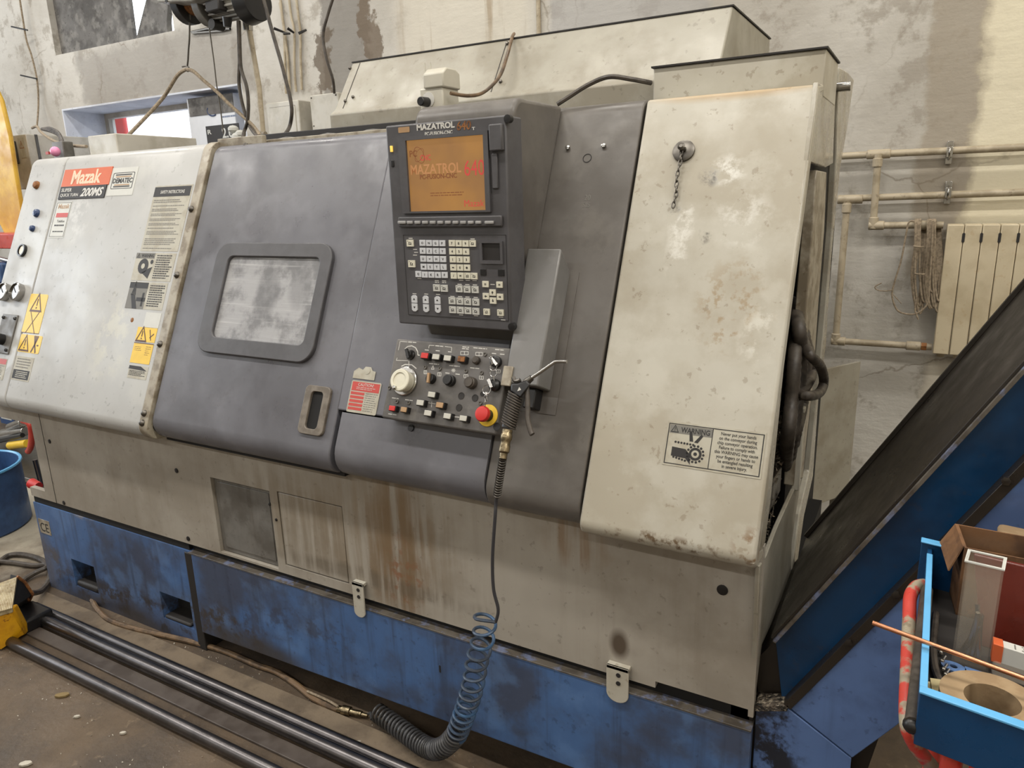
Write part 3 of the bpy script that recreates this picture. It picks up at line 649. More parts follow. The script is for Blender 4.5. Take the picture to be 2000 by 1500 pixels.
# screws along the edge trim
for px, py in ((373, 408), (345, 537), (312, 672), (281, 807), (277, 826)):
    a, b = SL.hit(px, py, .006); q = MB(); q.lathe(SL.at(a, b, .003), [(.012, 0), (.012, .002), (.008, .009), (.004, .011)], 14); q.build('trim_screw', 'dsteel', LA)
a, b = SL.hit(258, 625); q = MB(); q.lathe(SL.at(a, b), [(.009, 0), (.007, .001)], 9); q.build('paint_chip', 'rust', LA)
# ---- sliding door: window and handle
OF = -.004
o_ = rrect(-2.036, -1.528, .300, .668, .055, 8); i_ = rrect(-1.974, -1.572, .352, .622, .022, 8)
q = MB(); framering(q, SL, o_, i_, OF - .002, .010); q.build('window_frame', 'bezel', door, bevel=.003)
q = MB(); q.prism(SL, rrect(-1.985, -1.562, .342, .632, .022, 8), OF, OF + .0035); q.build('window_glass', 'doorglass', door, smooth=False, label='milky scratched viewing window')
hu = sorted([SL.hit(600, 760)[0], SL.hit(625, 855)[0]]); 
ho = rrect(-1.528, -1.432, .098, .240, .016, 5); hi_ = rrect(-1.503, -1.457, .115, .223, .012, 5)
q = MB(); framering(q, SL, ho, hi_, OF - .001, .006); hd = q.build('handle', 'handlegrey', door, bevel=.002)
q = MB(); q.prism(SL, rrect(-1.506, -1.454, .112, .226, .012, 5), OF, OF + .002); q.build('handle_recess', 'dark', hd, smooth=False)
# ---- left end instruments
def knob(px, py, r, mat, name, prof_=None, off=0.0, n=18, parent=None, **k):
    a, b = SL.hit(px, py, off); q = MB(); q.lathe(SL.at(a, b, off), prof_ or [(r, 0), (r, .006), (r * .8, .012), (r * .3, .015)], n)
    return q.build(name, mat, parent or LA, **k)
knob(73, 362, .017, 'rust', 'cap_plug'); knob(73, 417, .017, 'bluecap', 'cap_plug'); knob(65, 447, .013, 'bluecap', 'cap_plug')
g = knob(46, 490, .026, 'black', 'sight_glass', [(.026, 0), (.026, .012), (.020, .012), (.020, .008)]); knob(47, 490, .02, 'dial', 'lens', [(.020, .008), (.019, .009)], parent=g)
for px in (14, 39):
    g = knob(px, 572, .042, ['steel'], 'pressure_gauge', [(.036, 0), (.038, .022), (.033, .024), (.033, .018)], n=28)
    knob(px, 572, .033, 'dial', 'dial', [(.033, .017), (.033, .018)], parent=g, n=28)
    a, b = SL.hit(px, 572); F = SL.at(a, b, .0185, .8); q = MB(); q.box(F, -.001, .001, -.006, .024, 0, .001); q.build('needle', 'ink', g)
a, b = SL.hit(14, 655); q = MB(); q.box(SL, a - .06, a + .05, b - .075, b + .085, 0, .006); vp = q.build('valve_plate', 'access', LA, bevel=.002)
q = MB(); q.lathe(SL.at(a - .01, b - .02, .006), [(.022, 0), (.022, .03), (.014, .034), (.014, .05)], 16); q.build('valve', 'black', vp)
for da, db in ((-.045, .07), (.04, .07), (.035, -.06)):
    q = MB(); q.sphere(SL.p(a + da, b + db, .008), .007, 8); q.build('bolt', 'black', vp)
q = MB(); q.tube(cr([SL.p(a + .0, b - .02, .05), SL.p(a + .02, b - .05, .06), SL.p(a + .0, b - .13, .04), SL.p(a - .08, b - .2, .05)], 8), .005, 8); q.build('cable', 'black', vp)

# ---- stickers
def quad(F, pts, c=0):
    hs = [F.hit(*p, c) for p in pts]; a0 = (hs[0][0] + hs[3][0]) / 2; a1 = (hs[1][0] + hs[2][0]) / 2; b1 = (hs[0][1] + hs[1][1]) / 2; b0 = (hs[2][1] + hs[3][1]) / 2
    return a0, a1, b0, b1
def lines(q, F, a0, a1, b0, b1, n, h=.35, c=.0012, ragged=.25, seed=1):
    rnd = random.Random(seed); st = (b1 - b0) / n
    for i in range(n):
        y = b1 - st * (i + .5); x = a0
        end = a1 - (a1 - a0) * rnd.uniform(0, ragged)
        while x < end - .002:
            wd = min(rnd.uniform(.004, .014), end - x); q.box(F, x, x + wd, y - st * h / 2, y + st * h / 2, c, c + .0003); x += wd + .002
def triangle(q, F, a, b, s, c=.0012, t=.08):
    P_ = [(a - s * .5, b - s * .42), (a + s * .5, b - s * .42), (a, b + s * .5)]
    Q_ = [(a + (x - a) * (1 - t * 3.2), b - s * .06 + (y - b + s * .06) * (1 - t * 3.2)) for x, y in P_]
    framering(q, F, P_, Q_, c, c + .0004); q.box(F, a - s * .035, a + s * .035, b - s * .13, b + s * .2, c, c + .0004); q.box(F, a - s * .04, a + s * .04, b - s * .27, b - s * .19, c, c + .0004)
def fit(a0, a1, b0, b1, fa0, fa1, fb0, fb1): return a0 + (a1 - a0) * fa0, a0 + (a1 - a0) * fa1, b0 + (b1 - b0) * fb0, b0 + (b1 - b0) * fb1
def sub(B, *f): return fit(*B, *f)
# maker's nameplate
B = quad(SL, [(130, 332), (221, 326), (208, 385), (113, 391)])
q = MB(); q.box(SL, B[0], B[1], B[2] + (B[3] - B[2]) * .42, B[3], 0, .003)
q.m(1).box(SL, B[0], B[1] - .01, B[2], B[2] + (B[3] - B[2]) * .42, 0, .0032)
q.m(2).text('Mazak', SL, *sub(B, .2, .82, .48, .95), h=.0006, bold=.03, c=.003)
q.m(3).text('SUPER', SL, *sub(B, .04, .26, .24, .36), h=.0006, c=.0032, bold=.01); q.text('QUICK TURN', SL, *sub(B, .04, .42, .06, .18), h=.0006, c=.0032, bold=.01)
q.text('200MS', SL, *sub(B, .47, .93, .06, .34), h=.0006, c=.0032, bold=.03, shear=.3)
q.build('nameplate', ['orange', 'ink', 'orangetext', 'inkw'], LA, smooth=False, label='orange and black nameplate')
B = quad(SL, [(221, 328), (271, 326), (259, 380), (207, 384)])
q = MB(); q.box(SL, *B, 0, .001); q.m(1).box(SL, *sub(B, .2, .82, .72, .76), .001, .0015); q.box(SL, *sub(B, .2, .82, .3, .34), .001, .0015)
q.text('DEMATEC', SL, *sub(B, .14, .88, .44, .62), h=.0005, c=.001, bold=.03); q.m(2).box(SL, *sub(B, .22, .8, .65, .69), .001, .0015); q.box(SL, *sub(B, .22, .8, .36, .40), .001, .0015)
q.m(1); framering(q, SL, rrect(*sub(B, .1, .92, .24, .82), .006, 3), rrect(*sub(B, .12, .90, .26, .80), .005, 3), .001, .0014)
q.build('sticker', ['labelw', 'ink', 'btnt'], LA, smooth=False, label='square cream dealer sticker')
B = quad(SL, [(115, 394), (142, 393), (124, 464), (92, 465)])
q = MB(); q.box(SL, *B, 0, .0008); q.m(1).text('Mazak', SL, *sub(B, .16, .9, .8, .93), h=.0004, c=.0008, bold=.02)
q.m(2).box(SL, *sub(B, .16, .92, .56, .68), .0008, .0013); q.m(3).text('Telefon', SL, *sub(B, .3, .8, .42, .49), h=.0004, c=.0008)
lines(q, SL, *sub(B, .2, .85, .3, .38), 1, .5, .0008); lines(q, SL, *sub(B, .18, .88, .14, .2), 1, .5, .0008, 0)
framering(q, SL, [sub(B, .03, .97, .03, .97)[i:i + 1] and x for i, x in enumerate([(sub(B, .03, .97, .03, .97)[0], sub(B, .03, .97, .03, .97)[2]), (sub(B, .03, .97, .03, .97)[1], sub(B, .03, .97, .03, .97)[2]), (sub(B, .03, .97, .03, .97)[1], sub(B, .03, .97, .03, .97)[3]), (sub(B, .03, .97, .03, .97)[0], sub(B, .03, .97, .03, .97)[3])])],
          [(sub(B, .05, .95, .04, .96)[0], sub(B, .05, .95, .04, .96)[2]), (sub(B, .05, .95, .04, .96)[1], sub(B, .05, .95, .04, .96)[2]), (sub(B, .05, .95, .04, .96)[1], sub(B, .05, .95, .04, .96)[3]), (sub(B, .05, .95, .04, .96)[0], sub(B, .05, .95, .04, .96)[3])], .0008, .0011)
q.build('sticker', ['labelw', 'btnt', 'redlab', 'ink'], LA, smooth=False, label='tall narrow service sticker')
# safety sheets
B = quad(SL, [(301, 364), (374, 360), (354, 492), (270, 490)])
B = (B[0] + .012, B[1] - .004, B[2], B[3])
q = MB(); q.box(SL, *B, 0, .0008); q.m(1).box(SL, *sub(B, .0, .97, .83, .98), .0008, .0012); q.m(2).text('SAFETY INSTRUCTIONS', SL, *sub(B, .18, .82, .875, .925), h=.0004, c=.0012, bold=.01)
q.m(3)
for k, (f0, f1, n) in enumerate(((.73, .79, 2), (.675, .70, 1), (.60, .65, 2), (.53, .575, 2), (.455, .50, 2), (.385, .43, 2), (.335, .36, 1), (.245, .31, 3), (.09, .2, 4), (.03, .055, 1))): lines(q, SL, *sub(B, .05, .92, f0, f1), n, .5, .0008, seed=k)
q.build('sticker', ['label', 'ink', 'inkw', 'fine'], LA, smooth=False, label='long instruction sheet with black heading')
B = quad(SL, [(268, 495), (347, 494), (330, 552), (256, 546)])
q = MB(); q.box(SL, *B, 0, .0008); q.m(2).box(SL, *sub(B, 0, .48, .8, 1), .0008, .0012); q.m(1).text('WARNING', SL, *sub(B, .14, .46, .84, .96), h=.0004, c=.0012, bold=.01); triangle(q, SL, sub(B, .07, 1, 0, 1)[0], sub(B, 0, 1, .9, 1)[2], .018)
cc = sub(B, .24, 1, .52, 1); q.lathe(SL.at(cc[0], cc[2], .0008), [(.028, 0), (.028, .0006)], 18); q.m(0).lathe(SL.at(cc[0], cc[2], .0014), [(.010, 0), (.010, .0004)], 14)
q.m(1).prism(SL, [(sub(B, .24, 1, .16, 1)[0], sub(B, 0, 1, .28, 1)[2]), (sub(B, .42, 1, 0, 1)[0], sub(B, 0, 1, .08, 1)[2]), (sub(B, .48, 1, 0, 1)[0], sub(B, 0, 1, .5, 1)[2]), (sub(B, .40, 1, 0, 1)[0], sub(B, 0, 1, .45, 1)[2])], .0008, .0014); cc = sub(B, .44, 1, .68, 1); q.lathe(SL.at(cc[0], cc[2], .0008), [(.008, 0), (.008, .0005)], 12)
lines(q, SL, *sub(B, .54, .97, .08, .95), 11, .5, .0008, seed=9)
q.build('sticker', ['label', 'ink', 'fine'], LA, smooth=False, label='warning sticker with spinning chuck picture')
B = quad(SL, [(258, 550), (330, 553), (315, 606), (242, 602)])
q = MB(); q.box(SL, *B, 0, .0008); q.m(1).box(SL, *sub(B, 0, .5, .76, .98), .0008, .0012); q.m(2).box(SL, *sub(B, 0, .5, 0, .76), .0008, .0010)
q.m(1).prism(SL, [sub(B, .2, 1, 0, 1)[0::2], sub(B, .32, 1, 0, 1)[0::2], sub(B, .2, 1, .5, 1)[0::2], sub(B, .08, 1, .55, 1)[0::2]], .001, .0014)
for k in range(4): q.box(SL.at(*sub(B, .1 + .035 * k, 1, .5, 1)[0::2], 0, -.25 + .15 * k), -.002, .002, 0, .05, .001, .0014)
q.box(SL, *sub(B, .26, .5, .28, .42), .001, .0014); q.box(SL, *sub(B, .4, .45, .1, .6), .001, .0014)
lines(q, SL, *sub(B, .56, .97, .1, .92), 10, .5, .0008, seed=4)
q.build('sticker', ['label', 'ink', 'fine'], LA, smooth=False, label='grey warning sticker with raised hand')
B = quad(SL, [(286, 610), (316, 612), (309, 642), (280, 638)]); q = MB(); q.box(SL, *B, 0, .0008); q.build('sticker', 'labelw', LA, smooth=False, label='blank white sticker')
B = quad(SL, [(270, 638), (308, 642), (302, 669), (264, 667)]); q = MB(); q.box(SL, *B, 0, .001); q.m(1); triangle(q, SL, *sub(B, .3, 1, .5, 1)[0::2], .062); q.box(SL.at(*sub(B, .72, 1, .5, 1)[0::2], 0, .4), -.002, .002, -.02, .02, .001, .0014); q.box(SL.at(*sub(B, .8, 1, .45, 1)[0::2], 0, -.9), -.002, .002, -.012, .012, .001, .0014)
q.build('sticker', ['yellow', 'brownink'], LA, smooth=False, label='small yellow warning sticker')
B = quad(SL, [(263, 670), (301, 672), (291, 712), (253, 708)]); q = MB(); q.box(SL, *B, 0, .001); q.m(1); lines(q, SL, *sub(B, .08, .45, .6, .85), 3, .2, .001); lines(q, SL, *sub(B, .65, .95, .4, .9), 5, .2, .001, .6)
q.box(SL, *sub(B, 0, 1, .98, 1.02), .001, .0014); q.build('sticker', ['yellow', 'brownink'], LA, smooth=False, label='yellow square sticker')
B = quad(SL, [(253, 714), (291, 716), (285, 742), (248, 738)]); q = MB(); q.box(SL, *B, 0, .0008); q.m(1).prism(SL, [sub(B, 0, 1, .98, 1)[0::2], sub(B, 0, 1, .72, 1)[0::2], sub(B, .95, 1, .66, 1)[0::2], sub(B, .6, 1, .98, 1)[0::2]], .0008, .0012); lines(q, SL, *sub(B, .06, .9, .2, .64), 4, .5, .0008)
q.build('sticker', ['label', 'ink'], LA, smooth=False, label='torn grey sticker')
B = quad(SL, [(60, 574), (95, 575), (76, 652), (43, 650)])
q = MB(); q.prism(SL, rrect(*B, .008, 3), 0, .001); q.m(1); triangle(q, SL, *sub(B, .5, 1, .77, 1)[0::2], .085)
for r_ in (.62, -.62): q.box(SL.at(*sub(B, .5, 1, .28, 1)[0::2], 0, r_), -.002, .002, -.055, .055, .001, .0014)
q.box(SL, *sub(B, 0, 1, 0, .015), .001, .0014); q.build('sticker', ['yellow', 'brownink'], LA, smooth=False, label='tall yellow warning sticker with cross')
B = quad(SL, [(42, 653), (84, 656), (75, 692), (34, 686)])
q = MB(); q.prism(SL, rrect(*B, .006, 3), 0, .001); q.m(1); triangle(q, SL, *sub(B, .28, 1, .5, 1)[0::2], .075)
fx, fy = sub(B, .74, 1, .5, 1)[0::2]
for r_, s_ in ((.35, 1), (-.35, 1), (2.7, 1), (-2.7, 1)): q.box(SL.at(fx, fy, 0, r_), -.004, .004, 0, .036, .001, .0014)
q.box(SL, fx + .014, fx + .026, fy - .006, fy, .001, .0014); q.lathe(SL.at(fx, fy + .03, .001), [(.005, 0), (.005, .0005)], 10); q.box(SL, fx - .003, fx + .003, fy - .01, fy + .028, .001, .0014)
q.build('sticker', ['yellow', 'brownink'], LA, smooth=False, label='yellow warning sticker with figure')
B = quad(SL, [(33, 695), (67, 699), (56, 747), (21, 740)])
q = MB(); q.box(SL, *B, 0, .001); q.m(1).box(SL, *sub(B, .04, .94, .06, .44), .001, .0014); q.m(2); lines(q, SL, *sub(B, .1, .9, .5, .95), 4, .4, .001, .6); q.m(0); lines(q, SL, *sub(B, .2, .85, .1, .4), 4, .45, .0014, .1)
q.build('sticker', ['label', 'ink', 'fine'], LA, smooth=False, label='grey rating plate')
B = quad(SL, [(-14, 698), (15, 699), (6, 742), (-24, 738)]); q = MB(); q.box(SL, *B, 0, .001); q.m(1).box(SL, *sub(B, .05, .97, .72, .96), .001, .0014); q.m(2); lines(q, SL, *sub(B, .05, .95, .05, .68), 8, .4, .001)
q.build('sticker', ['label', 'redlab', 'fine'], LA, smooth=False, label='sticker with red heading')
# caution label left of the control panel
B = quad(SL, [(688, 742), (746, 749), (735, 811), (677, 805)])
q = MB(); q.prism(SL, rrect(*B, .005, 3), .001, .0018); q.m(1).box(SL, *sub(B, .04, .96, .68, .96), .0018, .0022)
for k in range(5): q.box(SL, *sub(B, .04, .5, .08 + .12 * k, .165 + .12 * k), .0018, .0022)
q.m(3); lines(q, SL, *sub(B, .54, .95, .06, .66), 9, .3, .0018); q.m(2).text('CAUTION!', SL, *sub(B, .24, .76, .84, .93), h=.0004, c=.0022); lines(q, SL, *sub(B, .2, .85, .72, .82), 2, .3, .0022)
q.build('sticker', ['label', 'redlab', 'inkw', 'fine'], LA, smooth=False, label='red and white caution sticker')
B = quad(SL, [(694, 715), (734, 722), (733, 744), (690, 738)])
q = MB(); q.prism(SL, [sub(B, 0, 1, 0, 1)[0::2], sub(B, 1, 1, 0, 1)[0::2], sub(B, 1, 1, .75, 1)[0::2], sub(B, .85, 1, .8, 1)[0::2], sub(B, .75, 1, 1.1, 1)[0::2], sub(B, .5, 1, 1.1, 1)[0::2], sub(B, .4, 1, .8, 1)[0::2], sub(B, .2, 1, .95, 1)[0::2], sub(B, 0, 1, .6, 1)[0::2]], .001, .002); q.lathe(SL.at(*sub(B, .62, 1, .75, 1)[0::2], .002), [(.010, 0), (.010, .001), (.004, .0015)], 14)
q.build('sticker', 'label', LA, label='cream cut-out sticker')
# big conveyor warning
B = quad(SL, [(1306, 818), (1498, 850), (1485, 935), (1293, 908)])
q = MB(); q.box(SL, *B, 0, .001); fr_o = sub(B, .015, .985, .04, .96); fr_i = sub(B, .025, .975, .06, .94); R_ = lambda g: [(g[0], g[2]), (g[1], g[2]), (g[1], g[3]), (g[0], g[3])]
q.m(1); framering(q, SL, R_(fr_o), R_(fr_i), .001, .0013); q.box(SL, *sub(B, .474, .482, .06, .94), .001, .0013)
q.m(2).box(SL, *sub(B, .03, .474, .74, .93), .001, .0012); q.m(1).text('WARNING', SL, *sub(B, .15, .45, .775, .895), h=.0004, c=.0012, bold=.015); triangle(q, SL, *sub(B, .085, 1, .84, 1)[0::2], .018)
q.text('Never put your hands\non the conveyor during\nchip conveyor operation.\nFailure to comply with\nthis WARNING may cause\nyour fingers or hands to\nbe entangled resulting\nin severe injury.', SL, *sub(B, .52, .95, .10, .90), h=.0004, c=.001, bold=.012)
gx, gy = sub(B, .33, 1, .33, 1)[0::2]
q.lathe(SL.at(gx, gy, .001), [(.014, 0), (.014, .0004)], 18); q.m(0).lathe(SL.at(gx, gy, .0014), [(.0085, 0), (.0085, .0002)], 14); q.m(1).lathe(SL.at(gx, gy, .0016), [(.004, 0), (.004, .0002)], 12)
for k in range(14):
    t = 2 * math.pi * k / 14; q.lathe(SL.at(gx + .0175 * math.cos(t), gy + .0175 * math.sin(t), .001), [(.0028, 0), (.0028, .0004)], 8)
for k in range(7):
    q.lathe(SL.at(gx - .046 + .0065 * k, gy + .021 - .0003 * k, .001), [(.0026, 0), (.0026, .0004)], 8)
    if k < 5: q.lathe(SL.at(gx - .046 + .0065 * k, gy - .012 - .0012 * k, .001), [(.0026, 0), (.0026, .0004)], 8)
q.prism(SL, [(gx - .052, gy - .010), (gx - .02, gy - .012), (gx - .008, gy - .024), (gx - .012, gy - .002), (gx - .022, gy + .008), (gx - .052, gy + .010)], .001, .0014)
q.prism(SL, [(gx - .016, gy + .026), (gx - .008, gy + .026), (gx - .013, gy + .048), (gx - .019, gy + .048)], .001, .0014); q.prism(SL, [(gx - .006, gy + .025), (gx + .002, gy + .024), (gx + .012, gy + .040), (gx + .008, gy + .044)], .001, .0014)
q.build('sticker', ['label', 'ink', 'fine'], LA, smooth=False, label='large rectangular warning sticker about the conveyor')
# plug with chain
a, b = SL.hit(1336, 296); q = MB(); q.lathe(SL.at(a, b), [(.026, 0), (.026, .006), (.020, .009), (.008, .010), (.006, .022), (.009, .026), (.004, .030)], 24); pg = q.build('hanger_plug', 'dsteel', LA)
for k in range(11):
    c = SL.at(a - .002 + .0015 * math.sin(k), b - .010 - k * .0125, .016 - .001 * k if k < 8 else .008); q = MB()
    ring = [(c.p(.004 * math.cos(t), .0085 * math.sin(t), 0) if k % 2 == 0 else c.p(0, .0085 * math.sin(t), .004 * math.cos(t))) for t in [2 * math.pi * i / 12 for i in range(12)]]
    q.tube(ring, .0016, 6, True); q.build('chain_link', 'dsteel', pg)
# fittings on the right fascia
for px, py in ((1110, 290), (1180, 286)):
    a, b = SL.hit(px, py); q = MB(); q.lathe(SL.at(a, b), [(.006, 0), (.006, .008), (.003, .009)], 10); q.build('stud', 'steel', LA)
a, b = SL.hit(1147, 309); q = MB(); framering(q, SL, [(a + .012 * math.cos(t), b + .012 * math.sin(t)) for t in [2 * math.pi * i / 20 for i in range(20)]], [(a + .010 * math.cos(t), b + .010 * math.sin(t)) for t in [2 * math.pi * i / 20 for i in range(20)]], 0, .001); q.build('grommet', 'dark_steel', LA)
q = MB(); a, b = SL.hit(1147, 391); q.text('20', SL, a - .008, a + .008, b, b + .014, h=.0004); q.text('525', SL, a - .010, a + .010, b - .018, b - .007, h=.0004); q.build('scribble', 'fine', LA, smooth=False)
# ================================================================== control cabinet
FY = 1.475
CB = Fr((0, FY, 0), (1, 0, 0), (0, 0, 1), (0, -1, 0))
xr = -.853; xl = CB.hit(765, 300)[0] + .02
hp = fillet((FY + .07, 1.45), (FY + .07, 1.823), (1.9, 1.823), .045) + [(slopexy(1.823), 1.823), (slopexy(1.26) + .01, 1.26), (FY + .085, 1.24), (FY + .07, 1.27)]
q = MB(); q.prism(YZ, hp, xl, xr); hs = q.build('control_housing', 'grey_warm', LA, bevel=.012, seg=3)
Bz = quad(CB, [(750, 245), (985, 226), (1002, 645), (782, 634)])
q = MB(); q.box(CB, *Bz, -.075, 0); bz = q.build('bezel', 'bezel', LA, bevel=.004)
S4 = lambda pts: quad(CB, pts)
Bs = S4([(781, 268), (954, 256), (963, 431), (790, 433)])        # raised screen surround
q = MB(); q.plate(CB, Bs[0], Bs[1], Bs[2] + .02, Bs[3], 0, .008, [S4([(796, 274), (947, 264), (951, 411), (803, 412)])]); q.build('screen_surround', 'bezel', bz, bevel=.002)
Bc = S4([(796, 274), (947, 264), (951, 411), (803, 412)])
q = MB(); q.box(CB, *Bc, 0, .002); q.m(1).text('MAZATROL', CB, *sub(Bc, .03, .70, .52, .66), h=.0003, c=.002, bold=.02); q.m(2).text('640', CB, *sub(Bc, .74, .99, .47, .68), h=.0003, c=.002, bold=.0)
q.m(3).text('PC-FUSION-CNC', CB, *sub(Bc, .15, .64, .45, .52), h=.0003, c=.002, bold=.03); q.m(2).text('Mazak', CB, *sub(Bc, .72, .97, .05, .14), h=.0003, c=.002, bold=.0)
q.m(3); lines(q, CB, *sub(Bc, .28, .72, .2, .27), 2, .35, .002, .05); q.text('PC', CB, *sub(Bc, .03, .13, .77, .86), h=.0003, c=.002, bold=.01); q.m(2).text('CNC', CB, *sub(Bc, .17, .31, .71, .79), h=.0003, c=.002, bold=.01)
cc = sub(Bc, .16, 1, .79, 1); q.m(3)
for ea, eb, rot in ((.013, .021, .5), (.018, .010, .9)):
    F = CB.at(cc[0], cc[2], 0, rot); el = [(ea * math.cos(t), eb * math.sin(t)) for t in [2 * math.pi * i / 24 for i in range(24)]]; framering(q, F, el, [(x * .93, y * .93) for x, y in el], .002, .0023)
q.build('screen', ['screen', 'scr_tan', 'scr_red', 'scr_brown'], bz, smooth=False, label='lit orange display')
q = MB(); Bt = S4([(814, 243), (888, 237), (888, 249), (814, 256)])
q.text('MAZATROL', CB, *Bt, h=.0006, bold=.04); Bt = S4([(830, 258), (884, 254), (884, 261), (830, 266)]); q.text('PC-FUSION-CNC', CB, *Bt, h=.0006, bold=.03)
Bt = S4([(922, 248), (928, 248), (928, 254), (922, 254)]); q.text('T', CB, *Bt, h=.0006, bold=.04); q.build('lettering', 'inkw', bz, smooth=False)
q = MB(); Bt = S4([(892, 237), (920, 235), (920, 253), (892, 255)]); q.text('640', CB, *Bt, h=.0006, bold=.02, shear=.1); q.build('lettering', 'rust', bz, smooth=False, label='rust orange numerals')
q = MB(); Bt = S4([(778, 249), (800, 247), (800, 258), (778, 260)]); q.prism(CB, rrect(*Bt, .002, 2), 0, .0006)
q.build('logo', 'btnt', bz, smooth=False)
q = MB(); q.box(CB, *S4([(959, 243), (984, 242), (986, 294), (960, 296)]), -.001, .012); q.build('cover_flap', 'bezel', bz, bevel=.003)
q = MB(); q.box(CB, *S4([(961, 300), (973, 299), (975, 368), (964, 369)]), 0, .006); q.build('disk_slot_cover', 'bezel', bz, bevel=.002)
q = MB(); q.box(CB, *S4([(763, 285), (768, 285), (768, 297), (764, 297)]), 0, .004); q.build('indicator_lamp', 'amberlamp', bz, bevel=.001)
q = MB(); q.box(CB, *S4([(764, 313), (770, 313), (770, 326), (765, 326)]), 0, .002); q.build('switch', 'black', bz, bevel=.001)
for px, py in ((988, 232), (996, 638)):
    a, b = CB.hit(px, py); q = MB(); q.lathe(CB.at(a + .004, b, -.012), [(.009, 0), (.009, .013), (.005, .0135)], 16); q.build('screw_cap', 'black', bz)
# row of soft keys
q = MB(); q.box(CB, *S4([(780, 424), (982, 420), (984, 442), (783, 444)]), 0, .008); q.build('softkey_strip', 'bezel', bz, bevel=.003)
for k in range(12):
    x0 = 784 + k * 14.8 + (2 if k > 10 else 0) * 1; wd = 12.5 if 0 < k < 11 else 16
    if k == 0: x0 -= 0; 
    if k == 11: x0 = 952; wd = 17
    if k == 0: x0 = 783; wd = 15
    g = S4([(x0 + (2 if 0 < k < 11 else 0), 431), (x0 + wd, 431), (x0 + wd, 437), (x0 + (2 if 0 < k < 11 else 0), 437)]); q = MB(); q.box(CB, g[0], g[1], g[2], g[3], .008, .014); q.build('soft_key', 'softkey', bz, bevel=.0015)
# keyboard
KB = S4([(787, 459), (988, 458), (994, 626), (799, 615)])
q = MB(); q.box(CB, KB[0], KB[1], KB[2], KB[3], -.001, .0008); kb = q.build('keyboard', 'bezel', bz, smooth=False)
q = MB(); f0 = R_(KB); f1 = R_((KB[0] + .0008, KB[1] - .0008, KB[2] + .0008, KB[3] - .0008)); framering(q, CB, f0, f1, .0008, .0014); q.build('outline', 'ink', bz, smooth=False)
def KP(zx, zy):  # crop pixel of the keyboard close-up -> panel coordinates
    return CB.hit(770 + zx * 260 / 1696, 430 + zy * 230 / 1500, .002)
def key(zx, zy, ch='', w=78, hh=78, mat='key', shape=None):
    a, b = KP(zx, zy); kw = w * 260 / 1696 * .00143 * .5 * .95; kh = hh * 230 / 1500 * .0016 * .5 * .88
    kw = (KP(zx + w / 2, zy)[0] - KP(zx - w / 2, zy)[0]) / 2; kh = (KP(zx, zy - hh / 2)[1] - KP(zx, zy + hh / 2)[1]) / 2
    q = MB()
    pl = [(a - kw, b - kh), (a + kw, b - kh), (a + kw, b + kh), (a - kw, b + kh)]
    if shape == 'up': pl = [(a - kw, b - kh), (a + kw, b - kh), (a + kw, b + kh * .6), (a + kw * .4, b + kh), (a - kw * .4, b + kh), (a - kw, b + kh * .6)]
    if shape == 'dn': pl = [(a - kw, b + kh), (a - kw, b - kh * .6), (a - kw * .4, b - kh), (a + kw * .4, b - kh), (a + kw, b - kh * .6), (a + kw, b + kh)]
    q.prism(CB, pl, .0008, .004)
    q.m(1)
    if ch in ('^', 'v'):
        s_ = 1 if ch == '^' else -1; q.prism(CB, [(a - kw * .4, b - s_ * kh * .25), (a + kw * .4, b - s_ * kh * .25), (a, b + s_ * kh * .3)][::s_], .004, .0043)
    elif ch in ('U', 'D', 'L', 'R') and w == 79:
        rot = {'U': 0, 'D': math.pi, 'L': math.pi / 2, 'R': -math.pi / 2}[ch]; F = CB.at(a, b, 0, rot); q.prism(F, [(-kw * .4, 0), (kw * .4, 0), (0, kh * .5)], .004, .0043); q.box(F, -kw * .12, kw * .12, -kh * .5, 0, .004, .0043)
    elif ch == '#':
        rnd = random.Random(int(zx + zy)); q.box(CB, a - kw * .55, a + kw * .55, b - kh * .45, b - kh * .35, .004, .0043); q.box(CB, a - kw * .7, a - kw * .5, b + kh * .5, b + kh * .7, .004, .0043)
        F = CB.at(a, b, 0, rnd.uniform(-.5, .5)); framering(q, F, [(-kw * .4, -kh * .3), (kw * .4, -kh * .3), (kw * .4, kh * .3), (-kw * .4, kh * .3)], [(-kw * .25, -kh * .16), (kw * .25, -kh * .16), (kw * .25, kh * .16), (-kw * .25, kh * .16)], .004, .0043)
    elif ch: q.text(ch, CB, a - kw * .32, a + kw * .32, b - kh * .42, b + kh * .42, h=.0003, c=.004, bold=.02, keep=True)
    q.build('key', [mat, 'ink'], kb, bevel=.0006)
for r_, row in enumerate(['ONGP', 'XZCY', 'UWHV', 'MSTL', 'IKRF']):
    for c_, chh in enumerate(row): key(363 + c_ * 84 + r_ * 6 + (8 if r_ == 4 else 0) - (2 if r_ else 0), 290 + r_ * 101 + c_ * 1.5, chh, 74, 76, 'keyw')
key(312, 686, 'Q', 74, 76, 'keyw')
for r_, row in enumerate(['789', '456', '123', '-0.', '/=#']):
    for c_, chh in enumerate(row): key(738 + c_ * 87 + r_ * 6, 294 + r_ * 103 + c_ * 1.5, chh, 78, 80)
key(1001, 296, '#', 80, 82); key(1021, 712, '#', 80, 82); key(205, 292, '#', 86, 86); key(225, 555, '#', 86, 88)
for zx, zy in ((543, 862), (640, 868), (831, 874), (931, 880), (1033, 885), (741, 1026), (841, 1032), (938, 1038), (1041, 1044), (748, 1140), (846, 1146), (943, 1152), (1042, 1160)): key(zx, zy, '#', 86, 86, 'labelw')
for zx, zy, c_ in ((1165, 815, '='), (1343, 822, '='), (1256, 922, 'U'), (1171, 968, 'L'), (1351, 977, 'R'), (1262, 1024, 'D')): key(zx, zy, c_, 79, 79)
